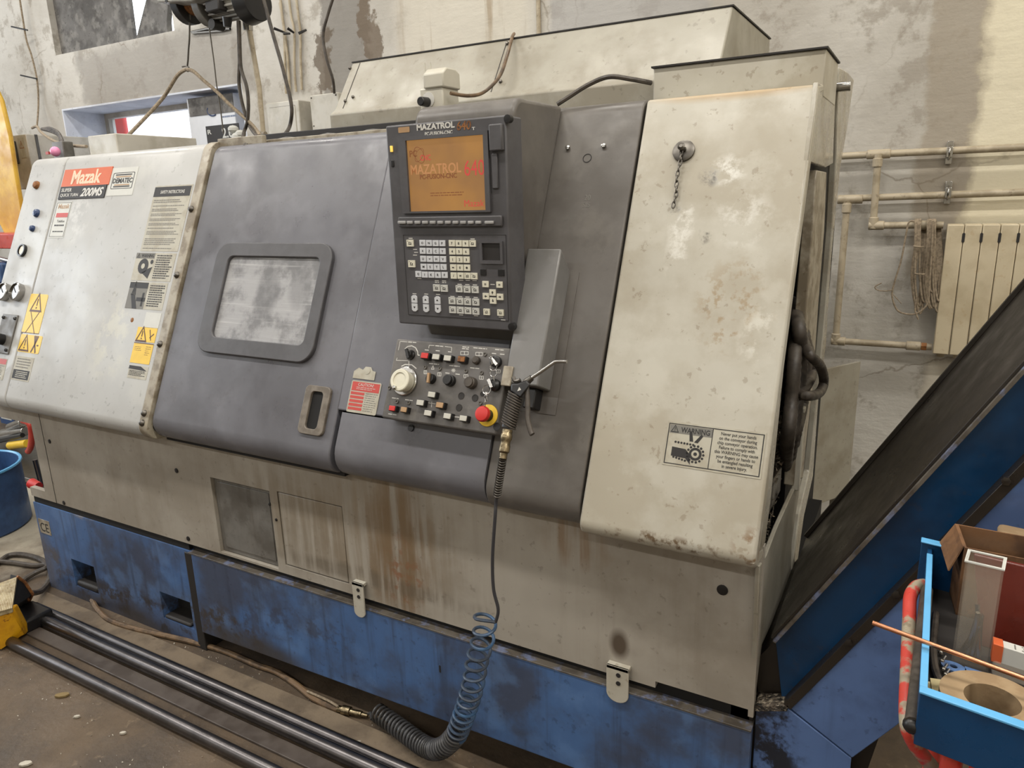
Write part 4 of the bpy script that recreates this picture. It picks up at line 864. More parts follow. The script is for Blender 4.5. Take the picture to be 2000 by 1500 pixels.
key(1180, 1168, '#', 79, 79); key(1356, 1178, '#', 79, 79)
for zx, z0, z1 in ((258, 1003, 1110), (403, 1010, 1120), (553, 1018, 1128)): key(zx, z0, '^', 70, 96, 'keyw', 'up'); key(zx + 6, z1, 'v', 70, 100, 'keyw', 'dn')
q = MB()
for zx, zy, n_ in ((205, 232, 1), (262, 372, 1), (275, 410, 1), (262, 446, 1), (995, 240, 1), (540, 782, 2), (632, 785, 2), (830, 818, 1), (928, 822, 1), (1025, 826, 1), (255, 938, 1), (405, 942, 1), (555, 946, 1), (738, 972, 1), (836, 975, 1), (930, 980, 1), (1035, 986, 1), (850, 1208, 1), (1040, 1218, 1), (1250, 820, 1), (1356, 1236, 1), (1385, 1272, 1), (850, 766, 1), (935, 768, 1), (1020, 770, 1), (318, 742, 1)):
    a, b = KP(zx, zy); lines(q, CB, a - .006, a + .006, b - .002 * n_, b + .002 * n_, n_, .5, .0008, 0)
q.build('key_legends', 'inkw', kb, smooth=False, kind='stuff')
g = lambda x0, y0, x1, y1: (KP(x0, (y0 + y1) / 2)[0], KP(x1, (y0 + y1) / 2)[0], KP((x0 + x1) / 2, y1)[1], KP((x0 + x1) / 2, y0)[1])
t0 = g(1098, 268, 1388, 555); t1 = g(1128, 292, 1358, 512); q = MB(); framering(q, CB, R_(t0), R_(t1), .0008, .006); q.m(1).box(CB, *t1, .0008, .0015); q.build('touch_pad', ['bezel', 'dark_steel'], bz)
for b_ in ((1096, 622, 1172, 704), (1320, 628, 1402, 710)): q = MB(); q.box(CB, *g(*b_), .0008, .0025); q.build('blank_key', 'black', bz, bevel=.0006)

# ================================================================== operator panel (sloping box)
CPn = Fr(SL.p(0, 0, .06), SL.u, SL.v, SL.n)
Bp = quad(CPn, [(775, 660), (991, 681), (975, 848), (745, 817)])
q = MB(); q.box(CPn, *Bp, -.06, 0); op = q.build('operator_panel', 'panel', LA, bevel=.004)
def OP(zx, zy, c=0.0): return CPn.hit(740 + zx * 280 / 1909, 640 + zy * 220 / 1500, c)
def obtn(zx, zy, mat, w=100, hh=78, name='push_button'):
    a, b = OP(zx + 10, zy + 8, .012); kw = (OP(zx + w / 2, zy)[0] - OP(zx - w / 2, zy)[0]) / 2; kh = (OP(zx, zy - hh / 2)[1] - OP(zx, zy + hh / 2)[1]) / 2
    q = MB(); q.box(CPn, a - kw * 1.08, a + kw * 1.08, b - kh * 1.12, b + kh * 1.12, 0, .015); q.m(1).box(CPn, a - kw * .92, a + kw * .92, b - kh * .92, b + kh * .92, .015, .018)
    q.build(name, ['black', mat], op, bevel=.001)
for a in ((612, 368, 'red'), (762, 384, 'btn'), (915, 402, 'btn'), (1100, 415, 'rust'), (705, 886, 'btn'), (553, 994, 'btn'), (812, 1026, 'btnt'), (655, 1132, 'btn'), (912, 1172, 'btn'), (1125, 1202, 'btn'), (180, 1068, 'red'), (335, 1086, 'btnt')): obtn(*a, **({'w': 84, 'hh': 72} if a[1] > 1060 and a[0] < 400 else {}))
def oknob(zx, zy, r, mats, pf, name, rot=None, n=22, cc=.0, **k):
    a, b = OP(zx, zy, cc); q = MB(); q.lathe(CPn.at(a, b), pf, n)
    if rot is not None: q.m(1 if len(mats) > 1 else 0).box(CPn.at(a, b, 0, rot), -r * .28, r * .28, -r * 1.05, r * 1.05, pf[-1][1] - .002, pf[-1][1] + .006)
    return q.build(name, mats, op, bevel=.0006, **k)
oknob(405, 355, .013, ['black', 'black'], [(.013, 0), (.013, .004), (.009, .008), (.008, .014)], 'rotary_switch', rot=.5, cc=.008)
oknob(355, 715, .04, ['steel'], [(.0385, 0), (.0385, .006), (.036, .008)], 'dial_plate', n=36)
oknob(305, 705, .03, ['key'], [(.026, .008), (.027, .022), (.029, .024), (.029, .034), (.027, .036), (.0195, .036), (.0195, .033), (.001, .034)], 'hand_wheel', n=32, cc=.025)
a, b = OP(215, 800, .036); q = MB(); q.lathe(CPn.at(a, b, .034), [(.005, 0), (.005, .008), (.003, .010)], 12); q.build('wheel_knob', 'steel', op)
oknob(680, 675, .012, ['black', 'btnt'], [(.013, 0), (.012, .012), (.011, .014)], 'rotary_switch', rot=0.1, cc=.010)
oknob(935, 700, .014, ['black'], [(.0145, 0), (.0145, .012), (.012, .013), (.012, .022)], 'rotary_switch', cc=.010)
oknob(1215, 730, .015, ['rubber'], [(.0145, 0), (.0145, .016), (.012, .018), (.012, .023)], 'rotary_switch', cc=.012)
oknob(1310, 440, .01, ['rubber'], [(.010, 0), (.010, .010), (.007, .013)], 'push_button')
oknob(1560, 455, .014, ['black', 'steel'], [(.014, 0), (.014, .012), (.009, .014)], 'key_switch', rot=.9, cc=.006)
oknob(1540, 765, .014, ['black'], [(.015, 0), (.015, .010), (.008, .016)], 'key_switch', cc=.006)
for zx, zy in ((622, 530), (818, 548), (1165, 582), (1373, 606), (1418, 358), (245, 988), (402, 1006), (145, 805), (1355, 1008)): oknob(zx, zy, .005, ['dsteel'], [(.005, 0), (.005, .003), (.003, .003), (.003, .001)], 'pilot_lamp', n=12)
for zx, zy, r in ((1098, 908, .009), (1068, 1065, .009), (1282, 936, .009), (1380, 882, .006), (1572, 1318, .010)): oknob(zx, zy, r, ['black' if r > .0095 else 'dark_steel'], [(r, 0), (r, .0012), (r * .8, .0012), (r * .8, .0008)], 'hole_plug', n=16)
oknob(1455, 1170, .026, ['yellow'], [(.027, 0), (.027, .003), (.026, .0035)], 'yellow_disc', n=32)
oknob(1420, 1160, .018, ['black'], [(.015, .003), (.013, .022)], 'stop_stem', cc=.015)
oknob(1368, 1144, .02, ['red'], [(.012, .018), (.0185, .024), (.0195, .030), (.017, .036), (.010, .038)], 'emergency_stop', n=28, cc=.034)
q = MB()
for zx, zy, w_, n_ in ((450, 195, 130, 1), (805, 245, 110, 1), (640, 298, 60, 1), (790, 308, 70, 1), (945, 322, 50, 1), (1155, 270, 90, 2), (1350, 275, 180, 1), (1605, 295, 110, 1), (1540, 345, 70, 1), (1650, 355, 70, 1), (735, 483, 140, 1), (1005, 510, 140, 1), (1282, 540, 130, 1), (915, 605, 60, 1), (1050, 620, 60, 1), (220, 940, 100, 1), (400, 965, 110, 1), (185, 1155, 130, 1)):
    a, b = OP(zx, zy); ww = w_ * .147 * .0015 / 2; lines(q, CPn, a - ww, a + ww, b - .0022 * n_, b + .0022 * n_, n_, .5, 0, 0)
def oline(p, w_=.0007):
    for i in range(len(p) - 1):
        A_, B_ = V3(OP(*p[i]) + (0,)), V3(OP(*p[i + 1]) + (0,)); d = (B_ - A_); L_ = d.length; F = CPn.at(A_.x, A_.y, 0, math.atan2(d.y, d.x)); q.box(F, 0, L_, -w_, w_, 0, .0004)
oline([(380, 190), (285, 182), (260, 300)]); oline([(245, 400), (232, 435), (390, 440)]); oline([(665, 275), (670, 235), (740, 238)]); oline([(880, 250), (970, 262), (968, 310)])
oline([(345, 285), (385, 250), (440, 242), (490, 268), (518, 320), (520, 365), (545, 368)], .0012); oline([(400, 440), (400, 510)], .001); oline([(300, 515), (350, 490), (440, 495), (500, 545)], .0012)
for zx, zy, s_ in ((1365, 665, 26), (1160, 645, 26), (1140, 338, 50), (1335, 350, 45), (805, 620, 22), (620, 592, 18), (1590, 580, 25)): oline([(zx - s_, zy - 22), (zx + s_, zy - 20), (zx + s_, zy + 24), (zx - s_, zy + 22), (zx - s_, zy - 22)]); oline([(zx, zy - 22), (zx, zy + 22)])
for k in range(8):
    t = math.pi * k / 4; oline([(993, 568), (993 + 28 * math.cos(t), 568 + 28 * math.sin(t))], .0008)
oline([(650, 1000), (755, 1015)]); oline([(705, 985), (700, 1060)]); oline([(1010, 1188), (1070, 1192)], .001); oline([(722, 505), (735, 555), (700, 555), (722, 505)])
q.build('panel_markings', 'inkw', op, smooth=False, kind='stuff')
a, b = SL.hit(803, 836, .006); q = MB(); q.lathe(SL.at(a, b, .004), [(.009, 0), (.009, .005), (.004, .005)], 14); q.build('fascia_screw', 'black', LA)
# holster box on the right fascia
q = MB(); q.prism(YZ, [tuple(SL.p(0, v, c)[1:]) for v, c in ((.300, .0), (.300, .072), (.635, .072), (.60, .0))], -.843, -.752); q.build('box_holster', 'holster', LA, bevel=.004, label='tall grey metal box')
q = MB(); q.plate(SL, -.86, -.728, .245, .60, 0, .002); q.build('holster_plate', 'grey_warm', LA, bevel=.001)
q = MB(); q.box(SL, -.848, -.822, .292, .34, .072, .078); q.build('hook_tab', 'trimsteel', LA, bevel=.002)
q = MB(); q.box(SL, -.80, -.77, .25, .30, .0, .04); q.build('hook', 'black', LA, bevel=.003)
# fused switch box on top
SB = Fr((0, 1.75, 0), (1, 0, 0), (0, 0, 1), (0, -1, 0))
fb = thing('thermostat_box', 'white plastic box with round dial and black knob on top of the control cabinet', 'switch box', tuple(P(850, 210, 1.75)))
g_ = lambda pts: quad(SB, pts)
q = MB(); q.box(SB, -1.262, -1.185, 1.822, 1.895, -.08, 0); q.build('body', 'whiteplastic', fb, bevel=.004)
q = MB(); b_ = quad(SB, [(827, 152), (862, 147), (862, 175), (827, 178)]); q.prism(YZ, [(1.745, 1.893), (1.83, 1.893), (1.83, 1.935), (1.81, 1.945), (1.765, 1.945), (1.745, 1.93)], -1.245, -1.178); q.build('cap', 'whiteplastic', fb, bevel=.004)
a, b = SB.hit(837, 195); q = MB(); q.lathe(SB.at(a, b), [(.020, 0), (.020, .002)], 20); q.m(1).lathe(SB.at(a - .004, b - .006, .002), [(.013, 0), (.012, .03), (.010, .032)], 18); q.build('knob', ['inkw', 'black'], fb)
q = MB(); q.text('D Pulse', SB, -1.245, -1.220, 1.873, 1.883, h=.0004); q.build('lettering', 'ink', fb, smooth=False)
for px in (831, 842): q = MB(); pp = P(px, 150, 1.78); q.cyl((pp.x, 1.78, 1.94), (pp.x, 1.78, 1.965), .0015, n=6); q.build('pin', 'whiteplastic', fb)
def cable(pts, r, mat, label, name='cable', cat='cable', k=8, n=8, parent=None, group=None):
    q = MB(); q.tube(cr(pts, k), r, n); o = q.build(name, mat, parent)
    return T(o, label, cat, group) if parent is None else o
cable([P(880, 182, 1.76), P(915, 187, 1.82), P(945, 180, 1.9), P(975, 150, 1.95), P(990, 110, 2.0), P(1000, 74, 2.08), P(1004, 66, 2.2)], .005, 'hose_brown', 'beige cable looping from the white switch box up over the rear cover')
cable([P(1272, 162, 1.9), P(1235, 155, 1.86), P(1190, 150, 1.84), P(1150, 165, 1.83), P(1110, 190, 1.82), P(1088, 204, 1.81)], .006, 'rubber', 'thick black cable arching behind the control cabinet top')
# ================================================================== air gun and coiled hose
GF = Fr(SL.p(0, 0, .13), SL.u, SL.v, SL.n)
def G(zx, zy, c=0.0):
    a, b = GF.hit(900 + zx * 220 / 1031, 680 + zy * 320 / 1500, c); return GF.p(a, b, c)
ag = thing('air_blow_gun', 'black ribbed-handle air blow gun hanging by its lever beside the red emergency stop', 'blow gun', tuple(G(420, 760)))
q = MB(); hp0 = [G(500, 420), G(480, 520), G(450, 640), G(430, 730)]; pth = cr(hp0, 6); q.tube(pth, [.0155 - .001 * math.sin(i / 18 * math.pi) for i in range(len(pth))], 14)
q.build('grip', 'black', ag)
for k in range(13):
    t = k / 12; c = G(500, 430) * (1 - t) + G(437, 705) * t; d = (G(437, 705) - G(500, 430)).normalized(); u = GF.n.cross(d).normalized(); n2 = GF.n
    u2 = (u + d * .35).normalized(); ring = [c + u2 * (.0172 * math.cos(a)) + n2 * (.0172 * math.sin(a)) for a in [2 * math.pi * i / 16 for i in range(16)]]
    q = MB(); q.tube(ring, .0022, 6, True); q.build('rib', 'rubber', ag)
q = MB(); q.hexa([G(455, 400, -.012), G(545, 460, -.012), G(640, 330, -.012), G(600, 290, -.012), G(520, 320, -.012), G(460, 320, -.012)], [G(455, 400, .012), G(545, 460, .012), G(640, 330, .012), G(600, 290, .012), G(520, 320, .012), G(460, 320, .012)]); q.build('head', 'black', ag, bevel=.004)
q = MB(); q.prism(Fr(G(535, 380, .012), SL.u, SL.v, SL.n), [(-.004, -.004), (.005, 0), (-.001, .006)], 0, .0006); q.build('emblem', 'inkw', ag, smooth=False)
q = MB(); q.tube(cr([G(620, 290), G(740, 210), G(840, 140), G(880, 122), G(970, 122)], 6), .0042, 10); q.build('nozzle', 'steel', ag)
q = MB(); q.cyl(G(590, 320), G(650, 270), .009, .007); q.build('nozzle_nut', 'dsteel', ag)
q = MB(); q.tube(cr([G(600, 340), G(610, 450), G(612, 560), G(615, 660), G(640, 760), G(655, 790)], 6), .0062, 10); q.build('lever', 'rubber', ag)
q = MB(); q.tube(cr([G(480, 265), G(495, 300), G(525, 300), G(545, 290)], 5), .005, 8); q.build('hook_pin', 'dsteel', ag)
q = MB(); c0 = G(432, 728); dn = (G(395, 985) - G(432, 755)).normalized(); u = dn.orthogonal(); F = Fr(G(428, 745), u, dn.cross(u), dn)
q.lathe(F, [(.012, 0), (.012, .010), (.0135, .012), (.0135, .022), (.0115, .026), (.0115, .034), (.0125, .036), (.0125, .050), (.009, .054), (.009, .066)], 12); q.build('coupling', 'brass', ag)
hose = thing('coiled_air_hose', 'blue-grey coiled air hose hanging from the blow gun down to the floor', 'hose', tuple(PZ(880, 1475, .03)))
q = MB(); A0 = G(388, 985); A1 = P(970, 972, 1.335); N_ = 26 * 12
def lerp(a, b, t): return a * (1 - t) + b * t
d = (A1 - A0).normalized(); u = d.orthogonal().normalized(); v_ = d.cross(u)
for k in range(17): c = lerp(A0, A1, k / 17); q.tube([c + u * (.0075 * math.cos(a)) + v_ * (.0075 * math.sin(a)) for a in [2 * math.pi * i / 12 for i in range(12)]], .0026, 5, True)
q.build('strain_spring', 'dsteel', hose)
q = MB(); q.tube(cr([A0, A1, P(967, 1010, 1.33), P(962, 1090, 1.33), P(964, 1150, 1.33), P(973, 1190, 1.33), P(968, 1215, 1.33)], 8), .0042, 8); q.build('straight_run', 'hose_grey', hose)
cen = cr([P(948, 1200, 1.335), P(945, 1240, 1.335), P(932, 1290, 1.34), P(923, 1340, 1.34), P(905, 1400, 1.345), P(888, 1438, 1.355), P(860, 1462, 1.37), P(830, 1458, 1.40), P(780, 1422, 1.44), P(735, 1390, 1.47)], 30)
for p_ in cen: p_.z = max(p_.z, .034)
Ls = [0]
for i in range(1, len(cen)): Ls.append(Ls[-1] + (cen[i] - cen[i - 1]).length)
def cat_at(sv):
    for i in range(1, len(cen)):
        if Ls[i] >= sv: t = (sv - Ls[i - 1]) / max(Ls[i] - Ls[i - 1], 1e-9); return lerp(cen[i - 1], cen[i], t), (cen[i] - cen[i - 1]).normalized()
    return cen[-1], (cen[-1] - cen[-2]).normalized()
def helix(s0, s1, pitch0, pitch1, ph0, R=.027):
    pts = []; s_ = s0; ph = ph0
    while s_ < s1:
        k = (s_ - s0) / max(s1 - s0, 1e-6); pitch = pitch0 * (1 - k) + pitch1 * k
        c, tdir = cat_at(s_); side = V3((1, 0, 0)) if abs(tdir.x) < .75 else V3((0, 0, 1)); u = (side - tdir * side.dot(tdir)).normalized(); w_ = tdir.cross(u)
        u0 = V3((0, -1, 0)); u0 = (u0 - tdir * u0.dot(tdir)).normalized(); w0 = tdir.cross(u0)
        pts.append(c + u0 * (R * math.cos(ph)) + w0 * (R * math.sin(ph))); ph += 2 * math.pi / 20; s_ += pitch / 20
    return pts, ph
LT = Ls[-1]
h1, ph = helix(0, LT * .48, .045, .020, 0); h2, ph2 = helix(LT * .48, LT, .014, .017, ph, .026)
q = MB(); q.tube([P(968, 1215, 1.33)] + h1, .0042, 7); q.build('open_coils', 'hose_blue', hose)
q = MB(); q.tube([h1[-1]] + h2 + [PZ(724, 1392, .02), PZ(718, 1395, .015)], .0042, 7); q.build('tight_coils', 'hose_dark', hose)
fl = thing('floor_air_line', 'dirty brown hose lying along the foot of the blue machine base', 'hose', tuple(PZ(400, 1265, 0)))
q = MB(); q.tube(cr([PZ(a, b, .012) for a, b in ((180, 1172), (192, 1192), (215, 1212), (262, 1228), (330, 1243), (385, 1256), (440, 1272), (500, 1298), (540, 1312), (580, 1338), (610, 1362), (645, 1380), (662, 1385))], 6), .010, 9); q.build('hose', 'hose_brown', fl)
q = MB(); A_, B_ = PZ(660, 1384, .014), PZ(718, 1398, .014); d = B_ - A_; dn = d.normalized(); u = dn.orthogonal(); F = Fr(A_, u, dn.cross(u), dn); L_ = d.length
q.lathe(F, [(.011, 0), (.011, L_ * .15), (.015, L_ * .16), (.015, L_ * .42), (.010, L_ * .44), (.010, L_ * .8), (.007, L_ * .82), (.006, L_)], 12); q.build('coupling', 'brass', fl)
q = MB(); q.tube(cr([PZ(600, 1350, .028), PZ(640, 1368, .03), PZ(660, 1380, .028)], 5), .004, 6); q.build('wire_tie', 'rope', fl)
# key rings
def ringpts(F, r, n=20): return [F.p(r * math.cos(t), r * math.sin(t), 0) for t in [2 * math.pi * i / n for i in range(n)]]
kr = thing('key_ring', 'small keys on wire rings hanging from the lower key switch above the red stop', 'keys', tuple(CPn.p(*OP(1430, 880), .02)))
q = MB(); q.tube(ringpts(CPn.at(*OP(1435, 825, .02), .02), .011), .0009, 5, True); q.build('ring', 'steel', kr)
q = MB(); c = CPn.at(*OP(1475, 740, .02), .018, .6); q.box(c, -.004, .004, -.012, .012, 0, .002); q.build('key', 'steel', kr, bevel=.0006)
q = MB(); c = CPn.at(*OP(1425, 910, .02), .018, .2); q.box(c, -.0035, .0035, -.016, .01, 0, .002); q.build('key', 'steel', kr, bevel=.0006)
q = MB(); q.tube(cr([CPn.p(*OP(1420, 900, .02), .018), CPn.p(*OP(1430, 960, .02), .020), CPn.p(*OP(1440, 1060, .03), .040)], 5), [.003, .004, .0045, .004, .003, .002, .001, .001, .001, .001, .001][:11], 6); q.build('fob', 'rubber', kr)
kr = thing('key_ring', 'bright key stuck in the upper key switch with two thin rings', 'keys', tuple(CPn.p(*OP(1500, 480), .02)))
q = MB(); c = CPn.at(*OP(1495, 420, .02), .018, .5); q.box(c, -.0035, .0035, -.014, .016, 0, .002); q.build('key', 'dsteel', kr, bevel=.0006)
for zy in (520, 600): q = MB(); q.tube(ringpts(CPn.at(*OP(1515, zy, .02), .016), .009), .0008, 5, True); q.build('ring', 'steel', kr)
q = MB(); q.cyl(CPn.p(*OP(1515, 640, .02), .016), CPn.p(*OP(1520, 700, .02), .014), .0015, n=6); q.build('link', 'steel', kr)

# ================================================================== chip conveyor
CV = thing('chip_conveyor', 'steep blue and black chip conveyor rising to the right out of the machine', 'conveyor', (0.2, 1.75, 0))
th = math.radians(60); DU = V3((math.cos(th), 0, math.sin(th))); DN = V3((-math.sin(th), 0, math.cos(th)))
def line_pt(x, z0): return (x, z0 + x * math.tan(th))
YF = 1.5
# front lower side plate (horizontal foot + inclined part)
FC = Fr((0, YF, 0), (1, 0, 0), (0, 0, 1), (0, -1, 0))
zl = .766; zt = .94; L2 = 1.25
inc = lambda s_, d_: (-.166 + DU.x * s_ + DN.x * d_, .483 + DU.z * s_ + DN.z * d_)
q = MB(); q.prism(FC, [(-.232, .0), (-.03, .0), (-.03, .40), (-.166, .478), (-.232, .455)], 0, .012); foot = q.build('foot_plate', 'blue_conv', CV, bevel=.002)
q = MB(); q.prism(FC, [(-.163, .481), (-.028, .402), (.045, .51), inc(1.6, -.20), inc(1.6, 0)], 0, .012); q.build('side_plate', 'blue_conv', CV, bevel=.002)
q = MB(); q.prism(FC, [FC.hit(1528, 1376, -.018), inc(0, .0), inc(1.7, .0), inc(1.7, .112), inc(.112, .112)], -.03, -.018); q.build('side_plate', 'shaded_blue', CV, bevel=.001, label='upper side plate, its shade set in dark blue')
q = MB(); q.prism(FC, [inc(0, -.008), inc(1.7, -.008), inc(1.7, .010), inc(0, .010)], -.03, .016); q.build('lower_flange', 'black_metal', CV, bevel=.001)
q = MB(); q.prism(FC, [(-.235, .447), (-.166, .472), (-.163, .489), (-.235, .463)], -.03, .016); q.build('lower_flange', 'chipbed', CV, bevel=.001)
q = MB(); q.prism(FC, [inc(.112, .104), inc(1.7, .104), inc(1.7, .112), inc(.112, .112)], -.03, .014); q.build('upper_flange', 'flange', CV, bevel=.001)
q = MB(); q.prism(FC, [inc(.112, .112), inc(1.7, .112), inc(1.7, .118), inc(.112, .118)], -.53, .006); q.build('top_cover', 'black_metal', CV, bevel=.001)
q = MB(); q.prism(FC, [inc(.12, .118), inc(1.7, .118), inc(1.7, .128), inc(.12, .128)], -.53, -.515); q.build('rear_rail', 'black_metal', CV, bevel=.001)
q = MB(); q.prism(FC, [(-.23, .02), (-.05, .02), (.02, .45), inc(1.7, -.18), inc(1.7, .1), inc(0, .1), (-.23, .43)], -.52, -.035); q.build('conveyor_body', 'black_metal', CV)
q = MB(); q.prism(FC, [(-.29, .3), (-.24, .3), (-.24, .46), (-.29, .46)], -.45, -.0); q.build('inlet_block', 'black_metal', CV)
for k in range(2):
    q = MB(); q.box(Fr((-.222 + .0 * k, 1.53 + .0, .46), (1, 0, 0), (0, .75, .66), None), .0, .05, .035 + k * .075, .105 + k * .075, 0, .006); q.build('belt_hinge', 'dsteel', CV, bevel=.002)
for px, py in ((1657, 1256), (1750, 1162), (1965, 940)):
    a, b = FC.hit(px, py, .02); q = MB(); q.lathe(FC.at(a, b, .016), [(.008, 0), (.008, .006), (.004, .007)], 6); q.build('bolt', 'black_metal', CV)
# dark stand between machine and conveyor
q = MB(); q.prism(YZ, [(1.50, .0), (1.53, .0), (1.53, .40), (1.50, .40)], -.245, -.215); q.build('corner_post', 'black_metal', CV)
# ================================================================== wall-side things
# hinged white sheet behind
A_ = PZ(1580, 990, .27); B_ = PZ(1655, 963, .27); d = (B_ - A_); u = d.normalized(); d_ray = ray(1690, 703)
t = ((B_ - CP).dot(V3((-u.y, u.x, 0)))) / d_ray.dot(V3((-u.y, u.x, 0))); top = CP + d_ray * t
F = Fr(A_, u, (0, 0, 1)); L_ = d.length
q = MB(); q.box(F, -.12, L_, 0, top.z - .27, -.006, .006); pn = q.build('cover_sheet', 'tower', bevel=.002); T(pn, 'loose pale grey cover sheet standing between the machine and the wall', 'panel')
b2 = MB(); b2.box(F, .02, .05, -.27, .02, -.05, -.01); b2.box(F, L_ - .05, L_ - .02, -.27, .02, -.05, -.01); b2.build('leg', 'tower', pn)
# pipes
YP = 3.545
pp = thing('heating_pipes', 'beige plastic heating pipes with elbows running along the wall to the radiator', 'pipes', (0, 3.55, .9))
def pipe(pts, r=.0145, name='pipe'): q = MB(); q.tube(pts, r, 14); return q.build(name, 'cream_pipe', pp)
zt_ = P(1716, 301, YP); zb_ = P(1716, 383, YP); zR = P(1985, 291, YP).z; zR2 = P(1985, 373, YP).z
pipe([(-1.0, YP, zt_.z - .004), (zt_.x, YP, zt_.z), (1.4, YP, zR + .004)]); pipe([(P(1648, 388, YP).x, YP, P(1648, 388, YP).z), (1.4, YP, zR2 + .01)])
e1 = P(1706, 440, YP); pipe([(zt_.x, YP - .02, zt_.z), (e1.x, YP - .02, e1.z)]); e2 = P(1785, 443, YP)
pipe([(e1.x, YP - .02, e1.z), (.06, YP - .02, e1.z)]); f1 = P(1655, 395, YP); f2 = P(1632, 665, YP)
pipe([(f1.x, YP - .01, f1.z), (f2.x, YP - .01, f2.z)]); pipe([(f2.x, YP - .01, f2.z), (.07, YP - .01, f2.z)])
for c_, ax, l_ in (((zt_.x, YP, zt_.z), (1, 0, 0), .045), ((zt_.x, YP - .02, zt_.z - .035), (0, 0, 1), .018), ((e1.x, YP - .02, e1.z + .01), (0, 0, 1), .025), ((e1.x + .012, YP - .02, e1.z), (1, 0, 0), .03), ((f1.x + .01, YP, f1.z + .012), (1, 0, 0), .05), ((f1.x, YP - .01, f1.z - .025), (0, 0, 1), .02), ((f2.x, YP - .01, f2.z + .01), (0, 0, 1), .025), ((f2.x + .012, YP - .01, f2.z), (1, 0, 0), .03), ((-.0, YP - .01, f2.z), (1, 0, 0), .028), ((-.01, YP - .02, e1.z), (1, 0, 0), .028)):
    q = MB(); c_ = V3(c_); ax = V3(ax); q.cyl(c_ - ax * l_, c_ + ax * l_, .0195, n=14); q.build('fitting', 'cream_pipe', pp, bevel=.003)
q = MB(); q.cyl((.03, YP - .01, f2.z), (.05, YP - .01, f2.z), .018, n=6); q.build('nut', 'rust', pp); q = MB(); q.cyl((.01, YP - .02, e1.z), (.03, YP - .02, e1.z), .019, n=6); q.build('nut', 'rust', pp)
for px, py, zz in ((1855, 295, zR), (1852, 375, zR2)):
    p = P(px, py, YP); q = MB(); q.tube([(p.x, YP + .02 - .036 * math.sin(t) - .01, zz + .022 * math.cos(t) * 1.2) for t in [math.pi * i / 8 for i in range(9)]], .004, 6); q.box(W, p.x - .012, p.x + .012, YP + .035, YP + .05, zz - .045, zz + .045); q.box(W, p.x - .011, p.x + .011, YP - .019, YP - .016, zz - .02, zz + .02); q.build('clamp', 'steel', pp, bevel=.001)
# radiator
rd = thing('radiator', 'cream sectional wall radiator on the right with black slots between its fins', 'radiator', (.4, 3.53, .88))
for k in range(8):
    x0 = .074 + k * .0612
    q = MB(); q.box(W, x0, x0 + .0590, 3.49, 3.515, .90, 1.436); q.box(W, x0 + .02, x0 + .04, 3.515, 3.57, .92, 1.43); q.box(W, x0, x0 + .058, 3.515, 3.575, 1.40, 1.437); q.box(W, x0, x0 + .058, 3.515, 3.575, .90, .93); q.build('section', 'radiator', rd, bevel=.004)
    q = MB(); q.cyl((x0 + .03, 3.52, .905), (x0 + .03, 3.52, .885), .018, .014); q.build('foot_cap', 'cream_pipe', rd)
    if k: q = MB(); q.prism(Fr((x0 - .001, 3.4895, 1.385), (1, 0, 0), (0, 0, 1), (0, -1, 0)), [(-.005, -.016), (0, -.02), (.005, -.016), (.005, .016), (0, .02), (-.005, .016)], -.001, .0008); q.build('slot', 'ink', rd, smooth=False)
# rope coil
rp = thing('rope_coil', 'bundled beige cord hanging over the pipe beside the radiator', 'rope', tuple(P(1790, 600, 3.47)))
R4 = lambda zx, zy, y=3.47: P(1690 + zx * 310 / 1453, 400 + zy * 320 / 1500, y)
rnd = random.Random(3)
for k in range(12):
    x0 = 462 + k * 11 + (60 if k > 4 else 0); x1 = x0 + rnd.uniform(-30, 20); bt = rnd.uniform(780, 960)
    q = MB(); q.tube(cr([R4(x0, 160, 3.55), R4(x0 - 2, 135, 3.51), R4(x0 - 4, 170, 3.485), R4(x0 - 8, 380, 3.48), R4(x1 - 20, 640, 3.48 + rnd.uniform(0, .02)), R4(x1 + 5, bt, 3.49), R4(x1 + 45, bt - 20, 3.50), R4(x0 + 60, 500, 3.51), R4(x0 + 40, 180, 3.55)], 7), .0045, 6); q.build('strand', 'rope', rp)
q = MB(); q.tube(cr([R4(450, 150), R4(400, 160), R4(375, 260), R4(330, 500), R4(270, 700), R4(245, 830), R4(290, 960), R4(380, 1000), R4(480, 990), R4(570, 900), R4(590, 700), R4(610, 400), R4(620, 150)], 8), .0036, 6); q.build('loose_loop', 'rope', rp)
q = MB(); q.tube(cr([R4(250, 780), R4(180, 790), R4(110, 780), R4(90, 750), R4(150, 715)], 6), .0025, 6); q.tube(cr([R4(255, 820), R4(290, 860), R4(330, 905)], 6), .002, 6); q.tube(cr([R4(470, 860), R4(455, 960), R4(485, 1050)], 5), .0035, 6); q.build('loose_end', 'rope', rp)
for zx, zy in ((490, 380), (500, 630)): q = MB(); q.tube([lerp(R4(zx - 45, zy), R4(zx + 40, zy + 5), i / 8) + V3((0, -.016 * math.sin(math.pi * i / 8), 0)) for i in range(9)], .004, 6); q.build('binding', 'rope', rp)
